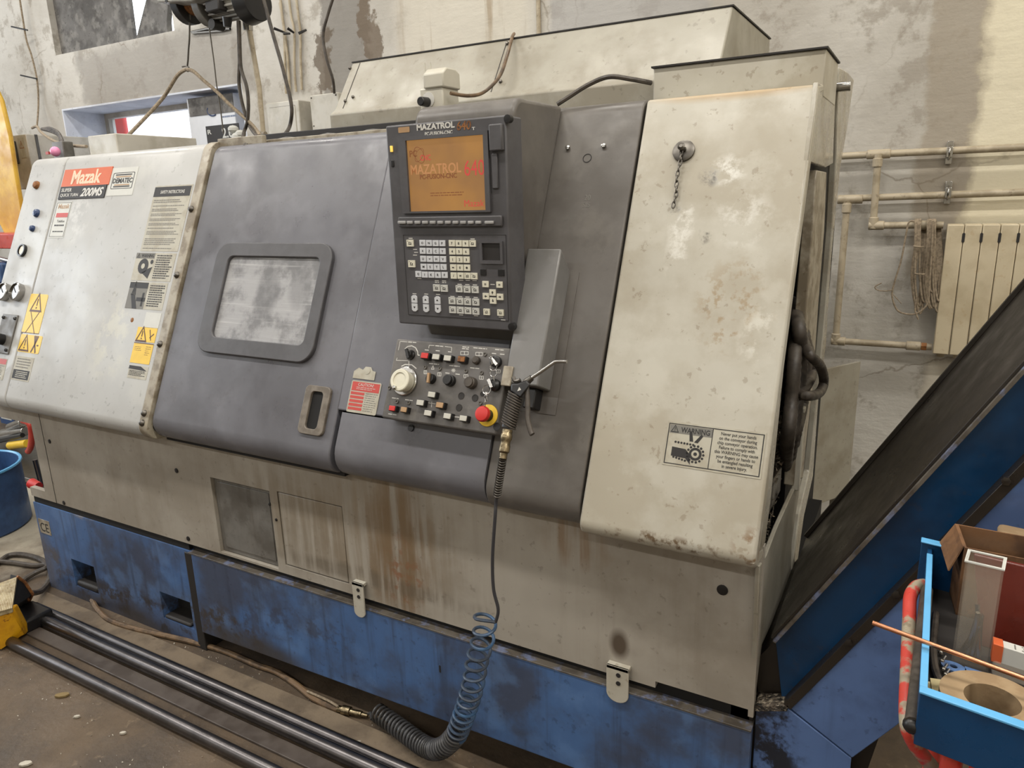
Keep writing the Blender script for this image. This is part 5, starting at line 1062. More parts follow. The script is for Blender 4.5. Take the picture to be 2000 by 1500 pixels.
# electrical boxes on the back wall
def ebox(pts, y0, name, label, door=True):
    F = Fr((0, y0, 0), (1, 0, 0), (0, 0, 1), (0, -1, 0)); B = quad(F, pts); q = MB(); q.box(F, B[0], B[1], B[2] - .08, B[3], -(3.6 - y0), 0); t_ = thing(name, label, 'box', ((B[0] + B[1]) / 2, y0, B[2] - .08)); q.build('body', 'cabinet', t_, bevel=.006)
    if door: q = MB(); q.box(F, B[0] + .03, B[1] - .03, B[2] - .05, B[3] - .03, 0, .004); q.build('door', 'cabinet', t_, bevel=.002); q = MB(); q.box(F, B[0] + .03, B[1] - .03, B[3] - .034, B[3] - .028, 0, .001); q.build('gap', 'ink', t_, smooth=False)
    else:
        for a_, b_ in ((B[0] + .015, B[3] - .015), (B[1] - .015, B[3] - .015), (B[0] + .015, B[2] + .015), (B[1] - .015, B[2] + .015)): q = MB(); q.sphere(F.p(a_, b_, 0), .005, 8); q.build('screw', 'dsteel', t_)
    return t_, F, B
ebox([(521, 202), (584, 194), (586, 262), (523, 268)], 3.46, 'fuse_box', 'light grey fuse box with a recessed door, left of the smaller wall box')
ebox([(604, 186), (662, 180), (662, 246), (610, 252)], 3.46, 'junction_box', 'plain pale junction box with corner screws beside the rear cover', False)
# left distribution cabinet
FQ = Fr((0, 3.1, 0), (1, 0, 0), (0, 0, 1), (0, -1, 0)); B = quad(FQ, [(14, 266), (47, 262), (72, 366), (40, 372)])
dc = thing('distribution_cabinet', 'tall pale distribution cabinet on the wall beside the yellow post', 'cabinet', ((B[0] + B[1]) / 2, 3.3, B[2]))
q = MB(); q.box(FQ, B[0], B[1], B[2], B[3], -.502, 0); q.build('body', 'cabinet', dc, bevel=.006)
q = MB(); q.box(FQ, B[0] + .05, B[0] + .085, B[2] + .18, B[2] + .34, 0, .02); q.build('handle', 'dsteel', dc, bevel=.006)
q = MB(); q.box(FQ, B[0] + .11, B[0] + .19, B[2] + .22, B[2] + .36, 0, .002); q.m(1); triangle(q, FQ, B[0] + .15, B[2] + .31, .06, .002); q.build('sticker', ['label', 'rust'], dc, smooth=False)
q = MB(); q.box(FQ, B[1] - .012, B[1] + .004, B[2], B[3], -.08, -.06); q.build('seam', 'dsteel', dc)
q = MB(); q.box(FQ, B[0] + .03, B[1], B[2] - .28, B[2] - .03, -.4, -.02); q.build('cable_chamber', 'cabinet', dc, bevel=.004)
# signal lamp and cable bundle by the left cover
sl_ = thing('signal_lamp', 'small pink round lamp on a grey bracket just behind the left cover', 'lamp', tuple(P(105, 305, 2.0)))
q = MB(); p = P(108, 292, 2.0); q.box(Fr(p, (1, 0, 0), (0, 0, 1), (0, -1, 0)), -.04, .045, -.08, .035, -.06, -.01); q.build('bracket', 'access', sl_, bevel=.004)
q = MB(); p = P(108, 296, 1.98); q.sphere(p, .022, 14); q.build('lens', 'pink', sl_); q = MB(); p = P(96, 299, 1.985); q.box(Fr(p, (1, 0, 0), (0, 0, 1), (0, -1, 0)), -.014, .008, -.006, .006, 0, .008); q.build('red_mark', 'redlab', sl_)
for i, dz in enumerate((0, .02, .04)):
    cable([P(82, 252, 2.4 - dz), P(100, 251 + 3 * i, 2.35), P(116, 262 + 2 * i, 2.3), P(125 - 3 * i, 285, 2.25), P(130 - 3 * i, 305, 2.2)], .008, 'rubber', ('top', 'middle', 'lowest')[i] + ' black cable of the three bunched over the left cover top', group='bunched cables left')
cable([P(63, 250, 2.45), P(72, 247, 2.4), P(80, 258, 2.35), P(105, 275, 2.25), P(140, 284, 2.1), P(169, 286, 2.02)], .007, 'rope', 'pale hose drooping from the wall to the box on the machine top')
cable([P(38, -5, 3.55), P(45, 40, 3.55), P(52, 80, 3.55), P(62, 110, 3.56), P(72, 155, 3.56), P(75, 200, 3.56), P(72, 250, 3.5)], .007, 'rope', 'grey cable climbing the wall at the far left edge')
for px, py in ((40, 57), (58, 152)): q = MB(); q.cyl(P(px - 18, py - 5, 3.5), P(px + 14, py + 2, 3.55), .006, n=6); T(q.build('cable_tie', 'black'), 'black cable tie sticking out of the far left wall cable', 'cable tie', 'cable ties far left')
# ================================================================== hoist and its lines
HY = 2.5
ht = thing('electric_hoist', 'grey electric wire hoist hanging at the top edge above the machine', 'hoist', tuple(P(430, 60, HY)))
FH = Fr(P(430, 30, HY), (1, 0, 0), (0, 0, 1), (0, -1, 0))
hq = lambda *p: FH.hit(*p)
Ff = lambda zx, zy: hq(330 + zx * 300 / 1607, zy * 280 / 1500)
q = MB(); a = [Ff(100, -20), Ff(130, 82), Ff(480, 78), Ff(560, 40), Ff(640, -5), Ff(640, -150), Ff(100, -150)]; q.prism(FH, a, -.10, .125); q.build('frame', 'hoist', ht, bevel=.006)
a0, b0 = Ff(218, 15); q = MB(); q.prism(FH, rrect(a0 - .008, a0 + .008, b0 - .03, b0 + .04, .007, 4), .125, .127); q.build('slot', 'ink', ht, smooth=False)
q = MB(); q.box(FH, Ff(280, 0)[0], Ff(500, 0)[0], Ff(0, 15)[1], Ff(0, -50)[1], .125, .127); q.build('rating_plate', 'access', ht, smooth=False)
def hcyl(z0, z1, zy, r, mat, name, n=28, r1=None):
    A_ = FH.p(*Ff(z0, zy), 0); B_ = FH.p(*Ff(z1, zy), 0); B_.z = A_.z; q = MB(); q.cyl(A_, B_, r, r1, n); return q.build(name, mat, ht, bevel=.003)
hcyl(170, 240, 50, .088, 'dark_steel', 'drum_flange'); hcyl(200, 430, 50, .05, 'rust', 'drum'); hcyl(400, 470, 70, .09, 'access', 'gear_case'); hcyl(500, 790, 45, .07, 'hoist', 'motor'); hcyl(820, 935, 35, .090, 'black', 'fan_cover', r1=.08)
for k in range(12):
    t = math.pi * (.95 + k * .1); A_ = FH.p(*Ff(500, 50), 0); B_ = FH.p(*Ff(790, 50), 0); B_.z = A_.z; off = V3((0, .073 * math.cos(t), .073 * math.sin(t)))
    q = MB(); q.cyl(A_ + off, B_ + off, .005, n=6); q.build('cooling_fin', 'hoist', ht)
q = MB(); q.box(FH, *[Ff(560, 0)[0], Ff(700, 0)[0]], Ff(0, 300)[1], Ff(0, 190)[1], .02, .10); q.build('terminal_box', 'dark_steel', ht, bevel=.006)
q = MB(); q.cyl(FH.p(*Ff(725, 210), .06), FH.p(*Ff(725, 310), .06), .022, .016); q.build('cable_gland', 'black', ht)
q = MB(); q.lathe(Fr(FH.p(*Ff(540, 270), .02), (1, 0, 0), (0, 0, 1), (0, -1, 0)), [(.022, -.03), (.022, .03)], 18); q.build('limit_lever', 'dark_steel', ht)
H = lambda zx, zy, y=HY - .02: P(330 + zx * 300 / 1607, zy * 280 / 1500, y)
cable([H(218, 150), H(214, 400), H(205, 520), H(198, 640), H(190, 700)], .004, 'dsteel', 'thin steel wire rope hanging from the hoist drum with a hook', 'wire_rope', 'rope')
cable([H(140, 698), H(180, 692), H(208, 712), H(198, 745), H(180, 730)], .004, 'dsteel', 'small steel hook holding up the arched beige hose', 'hook', 'hook', k=5)
cable([H(410, 180), H(430, 350), H(470, 640), H(500, 900), H(540, 1150), H(570, 1400)], .003, 'dsteel', 'thin steel wire running straight down from the hoist past the window', 'wire_rope', 'rope')
cable([H(-430, 1420, 2.3), H(-200, 1180, 2.4), H(-60, 1020), H(0, 930), H(80, 800), H(140, 745), H(195, 728), H(260, 750), H(360, 840), H(500, 960), H(640, 1100), H(800, 1240), H(900, 1340), H(950, 1420, 2.35)], .0085, 'rope', 'beige hose slung in an arch from the hoist hook over the machine', 'hose', 'hose')
cable([H(725, 215), H(728, 300), H(735, 520), H(738, 660), H(732, 850), H(755, 1030), H(800, 1200), H(850, 1330), H(940, 1450, 2.3)], .008, 'rubber', 'thick black hoist cable crossing to the right above the door rail', k=8)
cable([H(732, 215), H(736, 300), H(742, 520), H(755, 720), H(810, 900), H(830, 1080), H(820, 1270), H(790, 1370), H(765, 1470, 2.3)], .008, 'rubber', 'thick black hoist cable crossing to the left above the door rail', k=8)
cd = thing('conduit', 'rigid beige conduit standing up from the machine top to the hoist', 'conduit', tuple(H(980, 1420, 2.6)))
q = MB(); q.tube([H(825, 220, 2.62), H(880, 560, 2.62), H(940, 900, 2.62), H(985, 1420, 2.62)], .013, 12); q.build('pipe', 'cream_pipe', cd)
q = MB(); q.cyl(H(825, 255, 2.62) + V3((0, 0, .012)), H(828, 320, 2.62), .022); q.build('clamp', 'steel', cd)
q = MB(); q.cyl(H(940, 1405, 2.6), H(1012, 1402, 2.6), .012); q.build('valve', 'trimsteel', cd)
cable([H(985, -20), H(1040, 180), H(1100, 400), H(1170, 640), H(1220, 830), H(1265, 1010), H(1285, 1170), H(1260, 1330), H(1195, 1425, 2.35)], .008, 'rubber', 'long black cable curving down in front of the wall fuse box')
cable([P(652, -8, 3.4), P(640, 30, 3.4), P(631, 70, 3.4), P(638, 115, 3.4), P(650, 155, 3.42), P(653, 182, 3.45)], .008, 'rubber', 'black cable hanging from the top edge into the small junction box')
YW = 3.585
for kk, pts in zip(('leftmost', 'second', 'third', 'rightmost wavy'), (((1165, -20), (1185, 180), (1205, 340), (1215, 700), (1225, 980)), ((1255, -20), (1280, 180), (1310, 340), (1312, 700), (1330, 960)), ((1330, -20), (1355, 180), (1375, 350), (1378, 640), (1390, 940)), ((1160, 30), (1190, 200), (1240, 600), (1265, 990)))):
    cable([H(a, b, YW) for a, b in pts], .008, 'cream_pipe', kk + ' of the beige cables running down the wall above the fuse box', group='beige wall cables')
for kk, (a, b, c, d) in zip(('long left', 'flat lower left', 'middle', 'right'), ((1100, 298, 1210, 340), (1195, 350, 1270, 352), (1240, 295, 1310, 345), (1355, 350, 1440, 312))):
    q = MB(); q.cyl(H(a, b, YW - .05), H(c, d, YW - .02), .009, .006, n=6); T(q.build('cable_tie', 'black'), kk + ' black cable tie of the row on the beige wall cables', 'cable tie', 'ties on the beige wall cables')
q = MB(); p0 = P(1050, -10, 3.58); q.tube([(p0.x, 3.585, 3.0), (p0.x, 3.585, 1.6)], .012, 10); T(q.build('wall_conduit', 'cream_pipe'), 'thin upright conduit on the wall above the rear cover', 'conduit')
q = MB(); A_, B_ = P(240, 62 + 0, 3.5), P(300, 58, 3.5); q.tube([H(235, 335, 3.59), H(400, 300, 3.59), H(640, 300, 3.59), H(560, 320, 3.59), H(250, 345, 3.59)], .008, 6); T(q.build('wire_loop', 'dsteel'), 'thin grey bent rod on the wall right below the hoist', 'rod')
# box on the window sill
YBx = 3.66; FB = Fr((0, YBx, 0), (1, 0, 0), (0, 0, 1), (0, -1, 0)); B = quad(FB, [(364, 192), (462, 182), (466, 284), (376, 290)])
bx = thing('printed_carton', 'large printed carton with dark top edge standing in the window opening', 'box', ((B[0] + B[1]) / 2, YBx + .1, 1.635))
q = MB(); q.box(FB, B[0], B[1] - .02, 1.635, B[3] - .0, -.2, 0); q.build('body', 'keyw', bx, bevel=.004)
q = MB(); q.box(FB, B[0] + .02, B[1] - .02, B[3] - .12, B[3], 0, .004); q.m(1).box(FB, *quad(FB, [(402, 247), (468, 240), (470, 285), (408, 290)]), 0, .004)
q.m(2).text('2.0', FB, *quad(FB, [(434, 250), (456, 248), (456, 268), (436, 270)]), h=.001, c=.004, bold=.02); q.text('R', FB, *quad(FB, [(406, 254), (414, 253), (414, 262), (407, 263)]), h=.001, c=.004, bold=.02)
q.m(3); sw = [FB.at(*FB.hit(400, 220)).o + V3((0, -.001, 0)) for _ in range(1)]
a0, b0 = FB.hit(415, 216); q.tube([FB.p(a0 + .05 * math.cos(t), b0 + .035 * math.sin(t), .002) for t in [math.pi * (.8 + .9 * i / 10) for i in range(11)]], .005, 6); lines(q, FB, *quad(FB, [(432, 226), (462, 222), (462, 228), (432, 232)]), 1, .6, 0)
q.build('print', ['concrete', 'dark_steel', 'labelw', 'bluecap'], bx, smooth=False)
q = MB(); p = P(466, 262, 3.52)
for k in range(14): q.sphere(p + V3((random.uniform(-.03, .05), random.uniform(-.03, .03), -.016 * k + .03)), random.uniform(.03, .045), 10, sc=(1, 1, .7))
T(q.build('plastic_bag', 'labelw'), 'crumpled white plastic bag beside the printed carton', 'bag')
# ================================================================== left edge things
FYl = Fr((0, 2.9, 0), (1, 0, 0), (0, 0, 1), (0, -1, 0)); q = MB(); q.prism(FYl, [FYl.hit(*p) for p in ((-90, 140), (-90, 300), (-20, 400), (8, 457), (33, 457), (44, 425), (31, 350), (18, 265), (1, 195), (-20, 150))], -.03, .0)
T(q.build('yellow_post', 'yellowpost', bevel=.012, seg=3), 'bulging yellow painted crane arm at the far left edge', 'crane')
q = MB(); F = Fr(P(0, 470, 2.7), (1, 0, 0), (0, 0, 1), (0, -1, 0)); a1 = F.hit(34, 470)[0]; q.box(F, -.5, a1, -.055, .045, -.3, 0); T(q.build('red_box', 'redpaint', bevel=.006), 'flat red steel box behind the left end of the machine', 'box')
vs_ = thing('bench_vise', 'blue bench vise just left of the machine end', 'vise', tuple(P(5, 600, 2.6)))
FVs = Fr(P(0, 540, 2.6), (1, 0, 0), (0, 0, 1), (0, -1, 0))
q = MB(); q.box(FVs, -.14, .03, -.05, .09, -.16, 0); q.box(FVs, -.08, .01, -.18, -.05, -.12, -.02); q.build('body', 'jeans', vs_, bevel=.015)
q = MB(); q.cyl(FVs.p(-.1, .12, -.05), FVs.p(.06, .10, -.05), .014); q.build('spindle', 'steel', vs_)
q = MB(); q.box(FVs, -.16, .05, -.26, -.18, -.2, 0); q.build('base', 'black_metal', vs_, bevel=.01)
# bench, tools, barrel behind the cut-out
YB = 2.35; bt = P(30, 880, YB).z
bn = thing('workbench', 'cluttered low steel workbench left of and behind the machine', 'workbench', (-4.6, 2.6, 0))
q = MB(); q.box(W, -5.6, -3.42, 2.1, 3.0, bt - .03, bt); q.build('worktop', 'dsteel', bn, bevel=.004)
for x_, y_ in ((-5.5, 2.15), (-3.47, 2.15), (-5.5, 2.95), (-3.47, 2.95)): q = MB(); q.box(W, x_ - .02, x_ + .02, y_ - .02, y_ + .02, 0, bt - .03); q.build('leg', 'jeans', bn)
q = MB(); q.cyl(P(8, 850, 2.4), P(50, 842, 2.4), .045, .03); q.cyl(P(20, 835, 2.4), P(45, 825, 2.4), .03, .03); T(q.build('chrome_drill', 'steel', bevel=.003), 'shiny metal power tool lying on the workbench', 'tool')
q = MB(); q.cyl(P(20, 870, 2.3), P(54, 866, 2.3), .026, .026); q.sphere(P(22, 870, 2.3), .028, 12); T(q.build('tool_handle', 'yellow'), 'stubby yellow tool handle on the workbench edge', 'tool_handle')  # yellow tool handle, kind of tool not known
q = MB(); q.cyl(P(-10, 862, 2.3), P(44, 850, 2.3), .02, .015); T(q.build('black_wrench', 'black'), 'black hand tool lying behind the yellow handle', 'tool')
FM = Fr(P(12, 812, 2.75), (1, 0, 0), (0, 0, 1), (0, -1, 0)); q = MB(); q.box(FM, -.1, .1, -.09, .08, -.1, 0); q.m(1).box(FM, -.08, .07, -.03, .03, 0, .002); T(q.build('blue_box', ['jeans', 'labelw'], bevel=.004), 'blue box with white label at the back of the workbench', 'box')
q = MB(); q.tube(cr([P(45, 822, 2.2), P(58, 828, 2.2), P(62, 850, 2.2), P(60, 872, 2.2), P(55, 882, 2.2)], 6), [.018] * 25, 12); T(q.build('red_tube', 'redpaint'), 'orange red curved tube seen through the opening of the machine left end', 'tube')
q = MB(); q.cyl(P(68, 898, 1.9), P(82, 950, 1.9), .012); T(q.build('steel_tube', 'bar'), 'steel tube inside the opening at the machine left end', 'tube')
q = MB(); q.cyl(P(62, 944, 1.75), P(76, 950, 1.75), .026, .02, 18); q.build('emergency_stop', 'red', LA)
cc = PZ(8, 1008, 0); FBr = Fr((-4.22, 1.626, 0), (1, 0, 0), (0, 1, 0), (0, 0, 1))
z0 = .33; rb = .28
q = MB(); q.lathe(FBr, [(rb * .97, 0), (rb, .01), (rb, z0), (rb - .01, z0), (rb - .01, .02)], 36); br = q.build('blue_drum', 'barrel'); T(br, 'open blue drum on the floor at the left edge', 'drum')
q = MB(); q.tube([FBr.p(rb * math.cos(t), rb * math.sin(t), z0) for t in [2 * math.pi * i / 36 for i in range(36)]], .008, 6, True); q.build('rim', 'cartlip', br)
q = MB(); q.box(Fr((-4.25, 1.68, z0 - .01), (1, .2, .1), (-.2, 1, 0)), -.12, .08, -.1, .1, 0, .004); T(q.build('paper_sheet', 'labelw', smooth=False), 'white sheet sticking out of the blue drum', 'sheet')
# ================================================================== floor things
FT = thing('foot_pedal', 'yellow hooded foot switch with worn ribbed top at the left edge', 'pedal', (-2.95, 1.2, 0))
zt0 = .15
def pz(px, py, z): return PZ(px, py, z)
bot = [pz(-40, 1250, .01), pz(8, 1266, .01), pz(52, 1238, .01), pz(30, 1180, .01), pz(-30, 1170, .01)]
R2 = lambda zx, zy, z: PZ(zx * 240 / 1500, 1050 + zy * 240 / 1500, z)
f_ = [R2(-200, 1300, .01), R2(20, 1345, .01), R2(325, 1180, .01), R2(150, 860, .16), R2(-200, 960, .16)]
q = MB()
back = V3((-.10, .22, 0))
# front yellow cheek (a bevelled slab), ribbed top, black inner
q.add(f_ + [p + V3((-.02, .03, .0)) for p in f_], [(0, 1, 2, 3, 4), (9, 8, 7, 6, 5), (0, 5, 6, 1), (1, 6, 7, 2), (2, 7, 8, 3), (3, 8, 9, 4), (4, 9, 5, 0)]); q.build('hood_front', 'yellowpaint', FT, bevel=.008)
tp = [R2(-200, 960, .16), R2(150, 860, .16), R2(210, 470, .20), R2(-200, 620, .20)]
q = MB(); q.add(tp + [p - V3((0, 0, .02)) for p in tp], [(0, 1, 2, 3), (7, 6, 5, 4), (0, 4, 5, 1), (1, 5, 6, 2), (2, 6, 7, 3), (3, 7, 4, 0)]); q.build('hood_top', 'tread', FT, bevel=.004)
for k in range(10):
    a_ = lerp(R2(-60, 920, .163), R2(140, 865, .163), k / 9); b_ = lerp(R2(30, 560, .195), R2(195, 500, .198), k / 9); q = MB(); q.tube([a_, b_], .003, 5); q.build('tread_rib', 'tread', FT)
sd = [R2(150, 860, .158), R2(210, 470, .198), R2(300, 540, .16), R2(400, 690, .10), R2(350, 780, .05), R2(300, 830, .03), R2(300, 1000, .02)]
q = MB(); q.add([sd[0], sd[1], sd[2], sd[3], sd[4], sd[5]] + [p + V3((-.05, .0, -.005)) for p in sd[:6]], [(0, 1, 2, 3, 4, 5), (11, 10, 9, 8, 7, 6)] + [(i, 6 + i, 6 + (i + 1) % 6, (i + 1) % 6) for i in range(6)]); q.build('inner_shell', 'dark', FT, smooth=False)
q = MB(); q.tube([R2(210, 475, .2), R2(300, 540, .165), R2(400, 690, .105), R2(355, 780, .055)], .006, 6); q.build('edge', 'rust', FT)
for k in range(4): q = MB(); q.tube([R2(230 + 25 * k, 560 + 40 * k, .16 - .01 * k), R2(290 + 20 * k, 700 + 20 * k, .09)], .005, 6); q.build('inner_rib', 'rust', FT)
q = MB(); q.box(W, -3.05, -2.90, 1.18, 1.33, .005, .06); q.build('base', 'black', FT, bevel=.01)
cable([R2(380, 680, .07), R2(500, 650, .03), R2(600, 520, .014), R2(615, 400, .014), R2(560, 310, .014), R2(430, 240, .014), R2(250, 205, .014), R2(90, 225, .014), R2(-60, 330, .014), R2(-150, 300, .014)], .012, 'rubber', 'thick black cable curling on the floor from the foot pedal')
cable([R2(-60, 290, .014), R2(150, 305, .014), R2(400, 340, .014), R2(560, 335, .014), R2(560, 370, .03), R2(430, 430, .02), R2(300, 510, .014), R2(260, 560, .014)], .011, 'rubber', 'second black cable loop lying behind the foot pedal')
def rod(y, r, x0, x1, label, grp=None):
    q = MB(); q.tube([(x0 + (x1 - x0) * i / 12, y, r) for i in range(13)], r, 28); T(q.build('steel_bar', 'bar', bevel=.002), label, 'bar', grp)
rod(1.337, .0195, -3.06, .6, 'rear round steel bar of the close pair on the floor')
rod(1.296, .022, -3.04, .6, 'thicker front round steel bar of the close pair on the floor')
rod(1.155, .020, -2.88, .5, 'lone round steel bar nearest the viewer on the floor')
q = MB(); q.box(W, -2.98, .6, 1.222, 1.272, 0, .009); T(q.build('flat_bar', 'flatbar', bevel=.002), 'flat grey steel bar lying between the round bars', 'bar')
q = MB(); q.box(W, -3.2, .4, 1.362, 1.44, 0, .008); T(q.build('floor_strip', 'plank', bevel=.003), 'dusty flat strip on the floor behind the round bars', 'strip')
cable([PZ(505, 1298 - 0, .055), PZ(540, 1310, .07), PZ(590, 1328, .06)], .0015, 'brass', 'thin brass sliver lying on the round bars', 'metal_sliver', 'sliver', k=4, n=5) if False else None
def flake(px, py, s_, mat, label, name, cat, grp=None):
    c = PZ(px, py, .004); q = MB(); rn = random.Random(px); pl = [(s_ * (1 + .4 * rn.random()) * math.cos(t) * 1.6, s_ * math.sin(t)) for t in [2 * math.pi * i / 7 for i in range(7)]]; q.prism(Fr(c, (.8, .6, 0), (-.6, .8, 0), (0, 0, 1)), pl, -.002, .004); T(q.build(name, mat), label, cat, grp)
flake(122, 1358, .012, 'leaf', 'dry brown leaf lying on the dirty floor', 'dry_leaf', 'leaf'); flake(50, 1492, .010, 'plaster_chip', 'white crumb on the floor at the bottom left edge', 'paint_chip', 'chip')
for px, py in ((458, 1462), (585, 1290), (610, 1300), (240, 1432), (300, 1250), (560, 1395), (150, 1400), (700, 1450)): flake(px, py, .005, 'plaster_chip', 'small pale crumb on the floor', 'floor_crumb', 'crumb', 'crumbs on the floor')
grt = MB()
for k in range(500):
    x = random.uniform(-2.9, -.9); y = random.uniform(1.36, 1.47) if random.random() < .7 else random.uniform(.9, 1.15); r = random.uniform(.0015, .004); c = V3((x, y, r * .5)); ps = [c + V3([random.uniform(-r, r) for _ in range(3)]) for _ in range(4)]; grt.add(ps, [(0, 1, 2), (0, 2, 3), (0, 3, 1), (1, 3, 2)])
o = grt.build('floor_grit', 'plaster_chip', smooth=False, kind='stuff'); T(o, 'scattered grit and swarf on the floor along the machine foot', 'grit')
# ================================================================== tool cart (right foreground)
ZT = 1.0
kC = PZ(1812, 1068, ZT); kF = PZ(1797, 1352, ZT)
uy = (kC - kF); ly = uy.length; uy.normalize(); ux = V3((uy.y, -uy.x, 0))
pr = PZ(2000, 1424, ZT) - kF; ux = V3((pr.x, pr.y, 0)).normalized()
CT = Fr((kF.x, kF.y, 0), ux, uy, (0, 0, 1)); HT_ = .075; WX = .55
ct = thing('tool_cart', 'blue steel tool cart with red tubular handle in the right foreground', 'cart', tuple(CT.p(.3, .2, 0)))
q = MB(); q.box(CT, 0, WX, 0, .010, ZT - HT_, ZT); q.m(1).box(CT, -.001, WX, -.002, .012, ZT - .001, ZT + .0025); q.build('front_wall', ['cartblue', 'cartlip'], ct, bevel=.001)
q = MB(); q.box(CT, 0, .007, .010, ly - .0, ZT - HT_, ZT); q.m(1).box(CT, -.001, .008, .012, ly - .03, ZT - .001, ZT + .0025); q.build('side_wall', ['cartblue', 'cartlip'], ct, bevel=.001)
q = MB(); q.box(CT, -.010, WX, ly - .004, ly + .006, ZT - HT_, ZT + .010); q.m(1).box(CT, -.011, WX, ly - .010, ly + .008, ZT + .009, ZT + .012); q.build('back_wall', ['cartblue', 'cartlip'], ct, bevel=.001)
q = MB(); q.box(CT, .005, WX, .010, ly, ZT - HT_, ZT - HT_ + .004); q.build('tray_bottom', 'mat', ct, smooth=False)
q = MB(); q.tube([PZ(1810, 1152, ZT - .03), PZ(1797, 1280, ZT - .04), PZ(1782, 1412, ZT - .05)], .009, 10); q.build('rubber_bar', 'rubber', ct)
hd_ = cr([PZ(1806, 1142, ZT - .03), PZ(1790, 1146, ZT - .03), PZ(1778, 1166, ZT - .035), PZ(1776, 1210, ZT - .045), PZ(1773, 1300, ZT - .06), PZ(1771, 1400, ZT - .08), PZ(1780, 1440, ZT - .10), PZ(1806, 1480, ZT - .14), PZ(1850, 1530, ZT - .20)], 7)
q = MB(); q.tube(hd_, .0098, 14); q.build('handle', 'wornred', ct)
for x_, y_ in ((.045, .04), (.075, .03), (.50, .04), (.045, .38), (.50, .38)): q = MB(); q.cyl(CT.p(x_, y_, .06), CT.p(x_, y_, ZT - HT_), .0125); q.build('post', 'redpaint', ct)
q = MB(); q.box(CT, 0, WX, 0, ly, .20, .215); q.build('lower_shelf', 'cartblue', ct, bevel=.002)
for x_, y_ in ((.045, .04), (.50, .04), (.045, .38), (.50, .38)): q = MB(); q.cyl(CT.p(x_ - .012, y_, .04), CT.p(x_ + .012, y_, .04), .04, n=20); q.build('wheel', 'black', ct, bevel=.003)
q = MB(); q.sphere(PZ(1781, 1416, ZT - .055), .011, 10); q.build('bolt', 'black', ct)
ZB = ZT - HT_ + .004
def onz(px, py, z=ZB): return PZ(px, py, z)
def stand(px, py, tpx, tpy):  # height of a vertical edge standing at pixel (px,py)
    b_ = onz(px, py); r = ray(tpx, tpy); t = (b_.y * r.y + b_.x * r.x) / (r.x ** 2 + r.y ** 2); return b_, CP.z + r.z * t
# clear acrylic box with offcuts
b0, zt1 = stand(1930, 1312, 1960, 1112); b1_ = onz(1858, 1290); u = (b0 - b1_); wA = u.length; F = Fr(b1_, u.normalized(), (-u.normalized().y, u.normalized().x, 0), (0, 0, 1))
ab = thing('acrylic_box', 'tall clear acrylic box of metal offcuts standing in the blue cart', 'box', tuple(b1_)); hA = zt1 - ZB; dA = .04
q = MB(); q.plate(F, 0, wA, 0, dA, 0, hA, [(.003, wA - .003, .003, dA - .003)]); q.build('body', 'acrylic', ab, smooth=False)
q = MB(); q.plate(F, -.001, wA + .001, -.001, dA + .001, hA - .002, hA, [(.003, wA - .003, .003, dA - .003)]); q.build('rim', 'labelw', ab, smooth=False)
for k in range(7): q = MB(); q.cyl(F.p(random.uniform(.01, wA - .01), random.uniform(.01, dA - .01), .005), F.p(random.uniform(.01, wA - .01), random.uniform(.01, dA - .01), random.uniform(.04, .09)), .003, n=6); T(q.build('metal_offcut', 'steel'), 'thin metal offcut inside the clear acrylic box', 'offcut', 'offcuts in the acrylic box')
# cardboard box
c0 = onz(1866, 1200)
cF = Fr(c0, (ux + uy * .12).normalized(), (uy - ux * .12).normalized(), (0, 0, 1))
q = MB(); hC = .118; wc, dc_ = .105, .09
q.plate(cF, 0, wc, 0, dc_, 0, hC, [(.003, wc - .003, .003, dc_ - .003)]); q.box(cF, 0, wc, 0, dc_, 0, .003)
cb = q.build('cardboard_box', 'card', smooth=False); T(cb, 'open brown cardboard box at the back of the blue cart', 'box')
q = MB(); q.hexa([cF.p(0, .004, hC - .0), cF.p(0, dc_, hC), cF.p(-.002, dc_, hC), cF.p(-.002, .004, hC)], [cF.p(-.016, .0, hC - .045), cF.p(-.020, dc_ * .9, hC - .035), cF.p(-.022, dc_ * .9, hC - .035), cF.p(-.018, 0, hC - .045)]); q.build('flap', 'card', cb, smooth=False)
q = MB(); q.hexa([cF.p(wc, .01, hC), cF.p(wc, dc_, hC), cF.p(wc, dc_, hC - .002), cF.p(wc, .01, hC - .002)], [cF.p(wc + .022, .015, hC - .012), cF.p(wc + .020, dc_ - .01, hC - .006), cF.p(wc + .020, dc_ - .01, hC - .008), cF.p(wc + .022, .015, hC - .014)]); q.build('flap', 'card', cb, smooth=False)
# dark red case
rb0 = onz(1915, 1262); rt0 = P(1902, 1082, rb0.y + .03); q = MB()
o1, o2 = ux * .33, uy * .008
q.hexa([rb0, rb0 + o1, rb0 + o1 + o2, rb0 + o2], [rt0, rt0 + o1, rt0 + o1 + o2, rt0 + o2]); T(q.build('red_sheet', 'darkred', bevel=.002), 'dark red enamelled sheet leaning in the blue cart behind the clear box', 'sheet')
pk = PZ(1950, 1052, ZT + .005); F = Fr(pk, ux, uy, (0, 0, 1)); q = MB(); q.prism(F, rrect(0, .14, -.01, .05, .012), -.02, .01); T(q.build('folded_packet', 'cardlight', bevel=.006), 'pale folded packet at the back of the blue cart', 'packet')
bc_ = PZ(1984, 1100, ZT - .01); F = Fr(bc_, ux, uy, (0, 0, 1)); q = MB(); q.box(F, 0, .08, 0, .02, -.06, 0); T(q.build('black_case', 'access', bevel=.003), 'small dark case behind the dark red sheet', 'case')
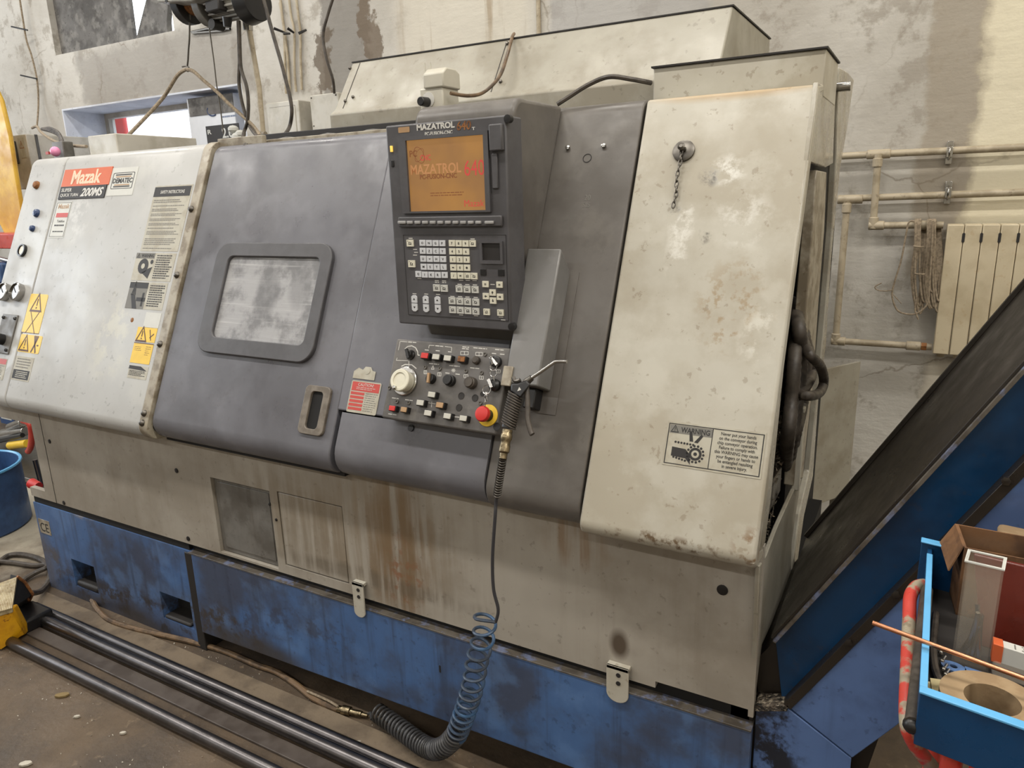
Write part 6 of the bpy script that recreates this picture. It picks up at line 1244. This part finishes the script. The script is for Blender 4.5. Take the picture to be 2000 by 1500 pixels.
# ring of cardboard
c_ = PZ(1938, 1366, ZB + .04); F = Fr((c_.x, c_.y, ZB), ux, V3((-ux.y, ux.x, 0)), V3((0, 0, 1)))
q = MB(); framering(q, F, [(.058 * math.cos(t), .058 * math.sin(t)) for t in [2 * math.pi * i / 40 for i in range(40)]], [(.031 * math.cos(t), .031 * math.sin(t)) for t in [2 * math.pi * i / 40 for i in range(40)]], 0, .04)
T(q.build('cardboard_ring', 'cardlight'), 'thick brown cardboard ring lying in the front corner of the cart', 'ring')
q = MB(); F = Fr(onz(1838, 1358, ZB + .01), (.9, .2, 0), (-.2, .9, .5)); q.box(F, -.010, .014, -.014, .022, 0, .001); q.box(F.at(-.006, -.004, -.002, .1), -.010, .014, -.014, .022, 0, .001); T(q.build('paper_slip', 'paper', smooth=False), 'small yellowish paper slips beside the cardboard ring', 'paper')
# copper rod across the cart
pA = PZ(1704, 1216, ZT + .02); pB = PZ(2003, 1326, ZT + .002); dd = (pB - pA)
q = MB(); q.cyl(pA, pA + dd * 1.6, .0032, n=12); T(q.build('copper_rod', 'copper'), 'thin copper rod lying across the cart and sticking out left', 'rod')
# packet, clear case, bracket, screws
q = MB(); F = Fr(onz(1937, 1290, ZB + .02), (ux - uy * .02).normalized(), uy, (0, 0, 1)); q.box(F, 0, .10, 0, .018, 0, .026); q.m(1).box(F, -.001, .011, -.001, .019, -.001, .027); q.m(2).text('I 38 I', F, .024, .055, .003, .015, h=.0005, c=.026); q.build('tip_packet', ['labelw', 'orange', 'fine'], bevel=.001)
T(bpy.data.objects['tip_packet'], 'white packet with orange end beside the clear box', 'packet')
q = MB(); F = Fr(onz(1936, 1320, ZB + .012), (ux - uy * .02).normalized(), uy, (0, 0, 1)); q.box(F, 0, .10, 0, .015, 0, .018); T(q.build('plastic_tube_case', 'acrylic', bevel=.004), 'clear plastic case in front of the orange ended packet', 'case')
q = MB(); F = Fr(onz(1862, 1305, ZB + .004), ux, uy, (0, 0, 1)); framering(q, F, [(.016 * math.cos(t) - .0, .012 * math.sin(t)) for t in [2 * math.pi * i / 20 for i in range(20)]], [(.005 * math.cos(t), .004 * math.sin(t)) for t in [2 * math.pi * i / 20 for i in range(20)]], 0, .003); q.box(F, .014, .05, -.010, .010, 0, .003); T(q.build('metal_lug', 'blue'), 'blue steel lug with a hole below the clear box', 'lug')
for px, py in ((1838, 1275), (1840, 1292), (1843, 1308), (1847, 1318)): q = MB(); c_ = onz(px, py, ZB + .006); q.cyl(c_, c_ + V3((.004, .012, .002)), .0022, n=8); q.sphere(c_, .004, 8); T(q.build('screw', 'steel'), 'tiny bright screw on the black cart mat', 'screw', 'screws in the cart')
q = MB(); q.tube(cr([CT.p(.02, .32, ZB + .008), CT.p(.018, .20, ZB + .008), CT.p(.03, .13, ZB + .008), CT.p(.07, .10, ZB + .008)], 8), .005, 8); T(q.build('cord', 'rubber'), 'black cord lying along the inside of the cart', 'cord')
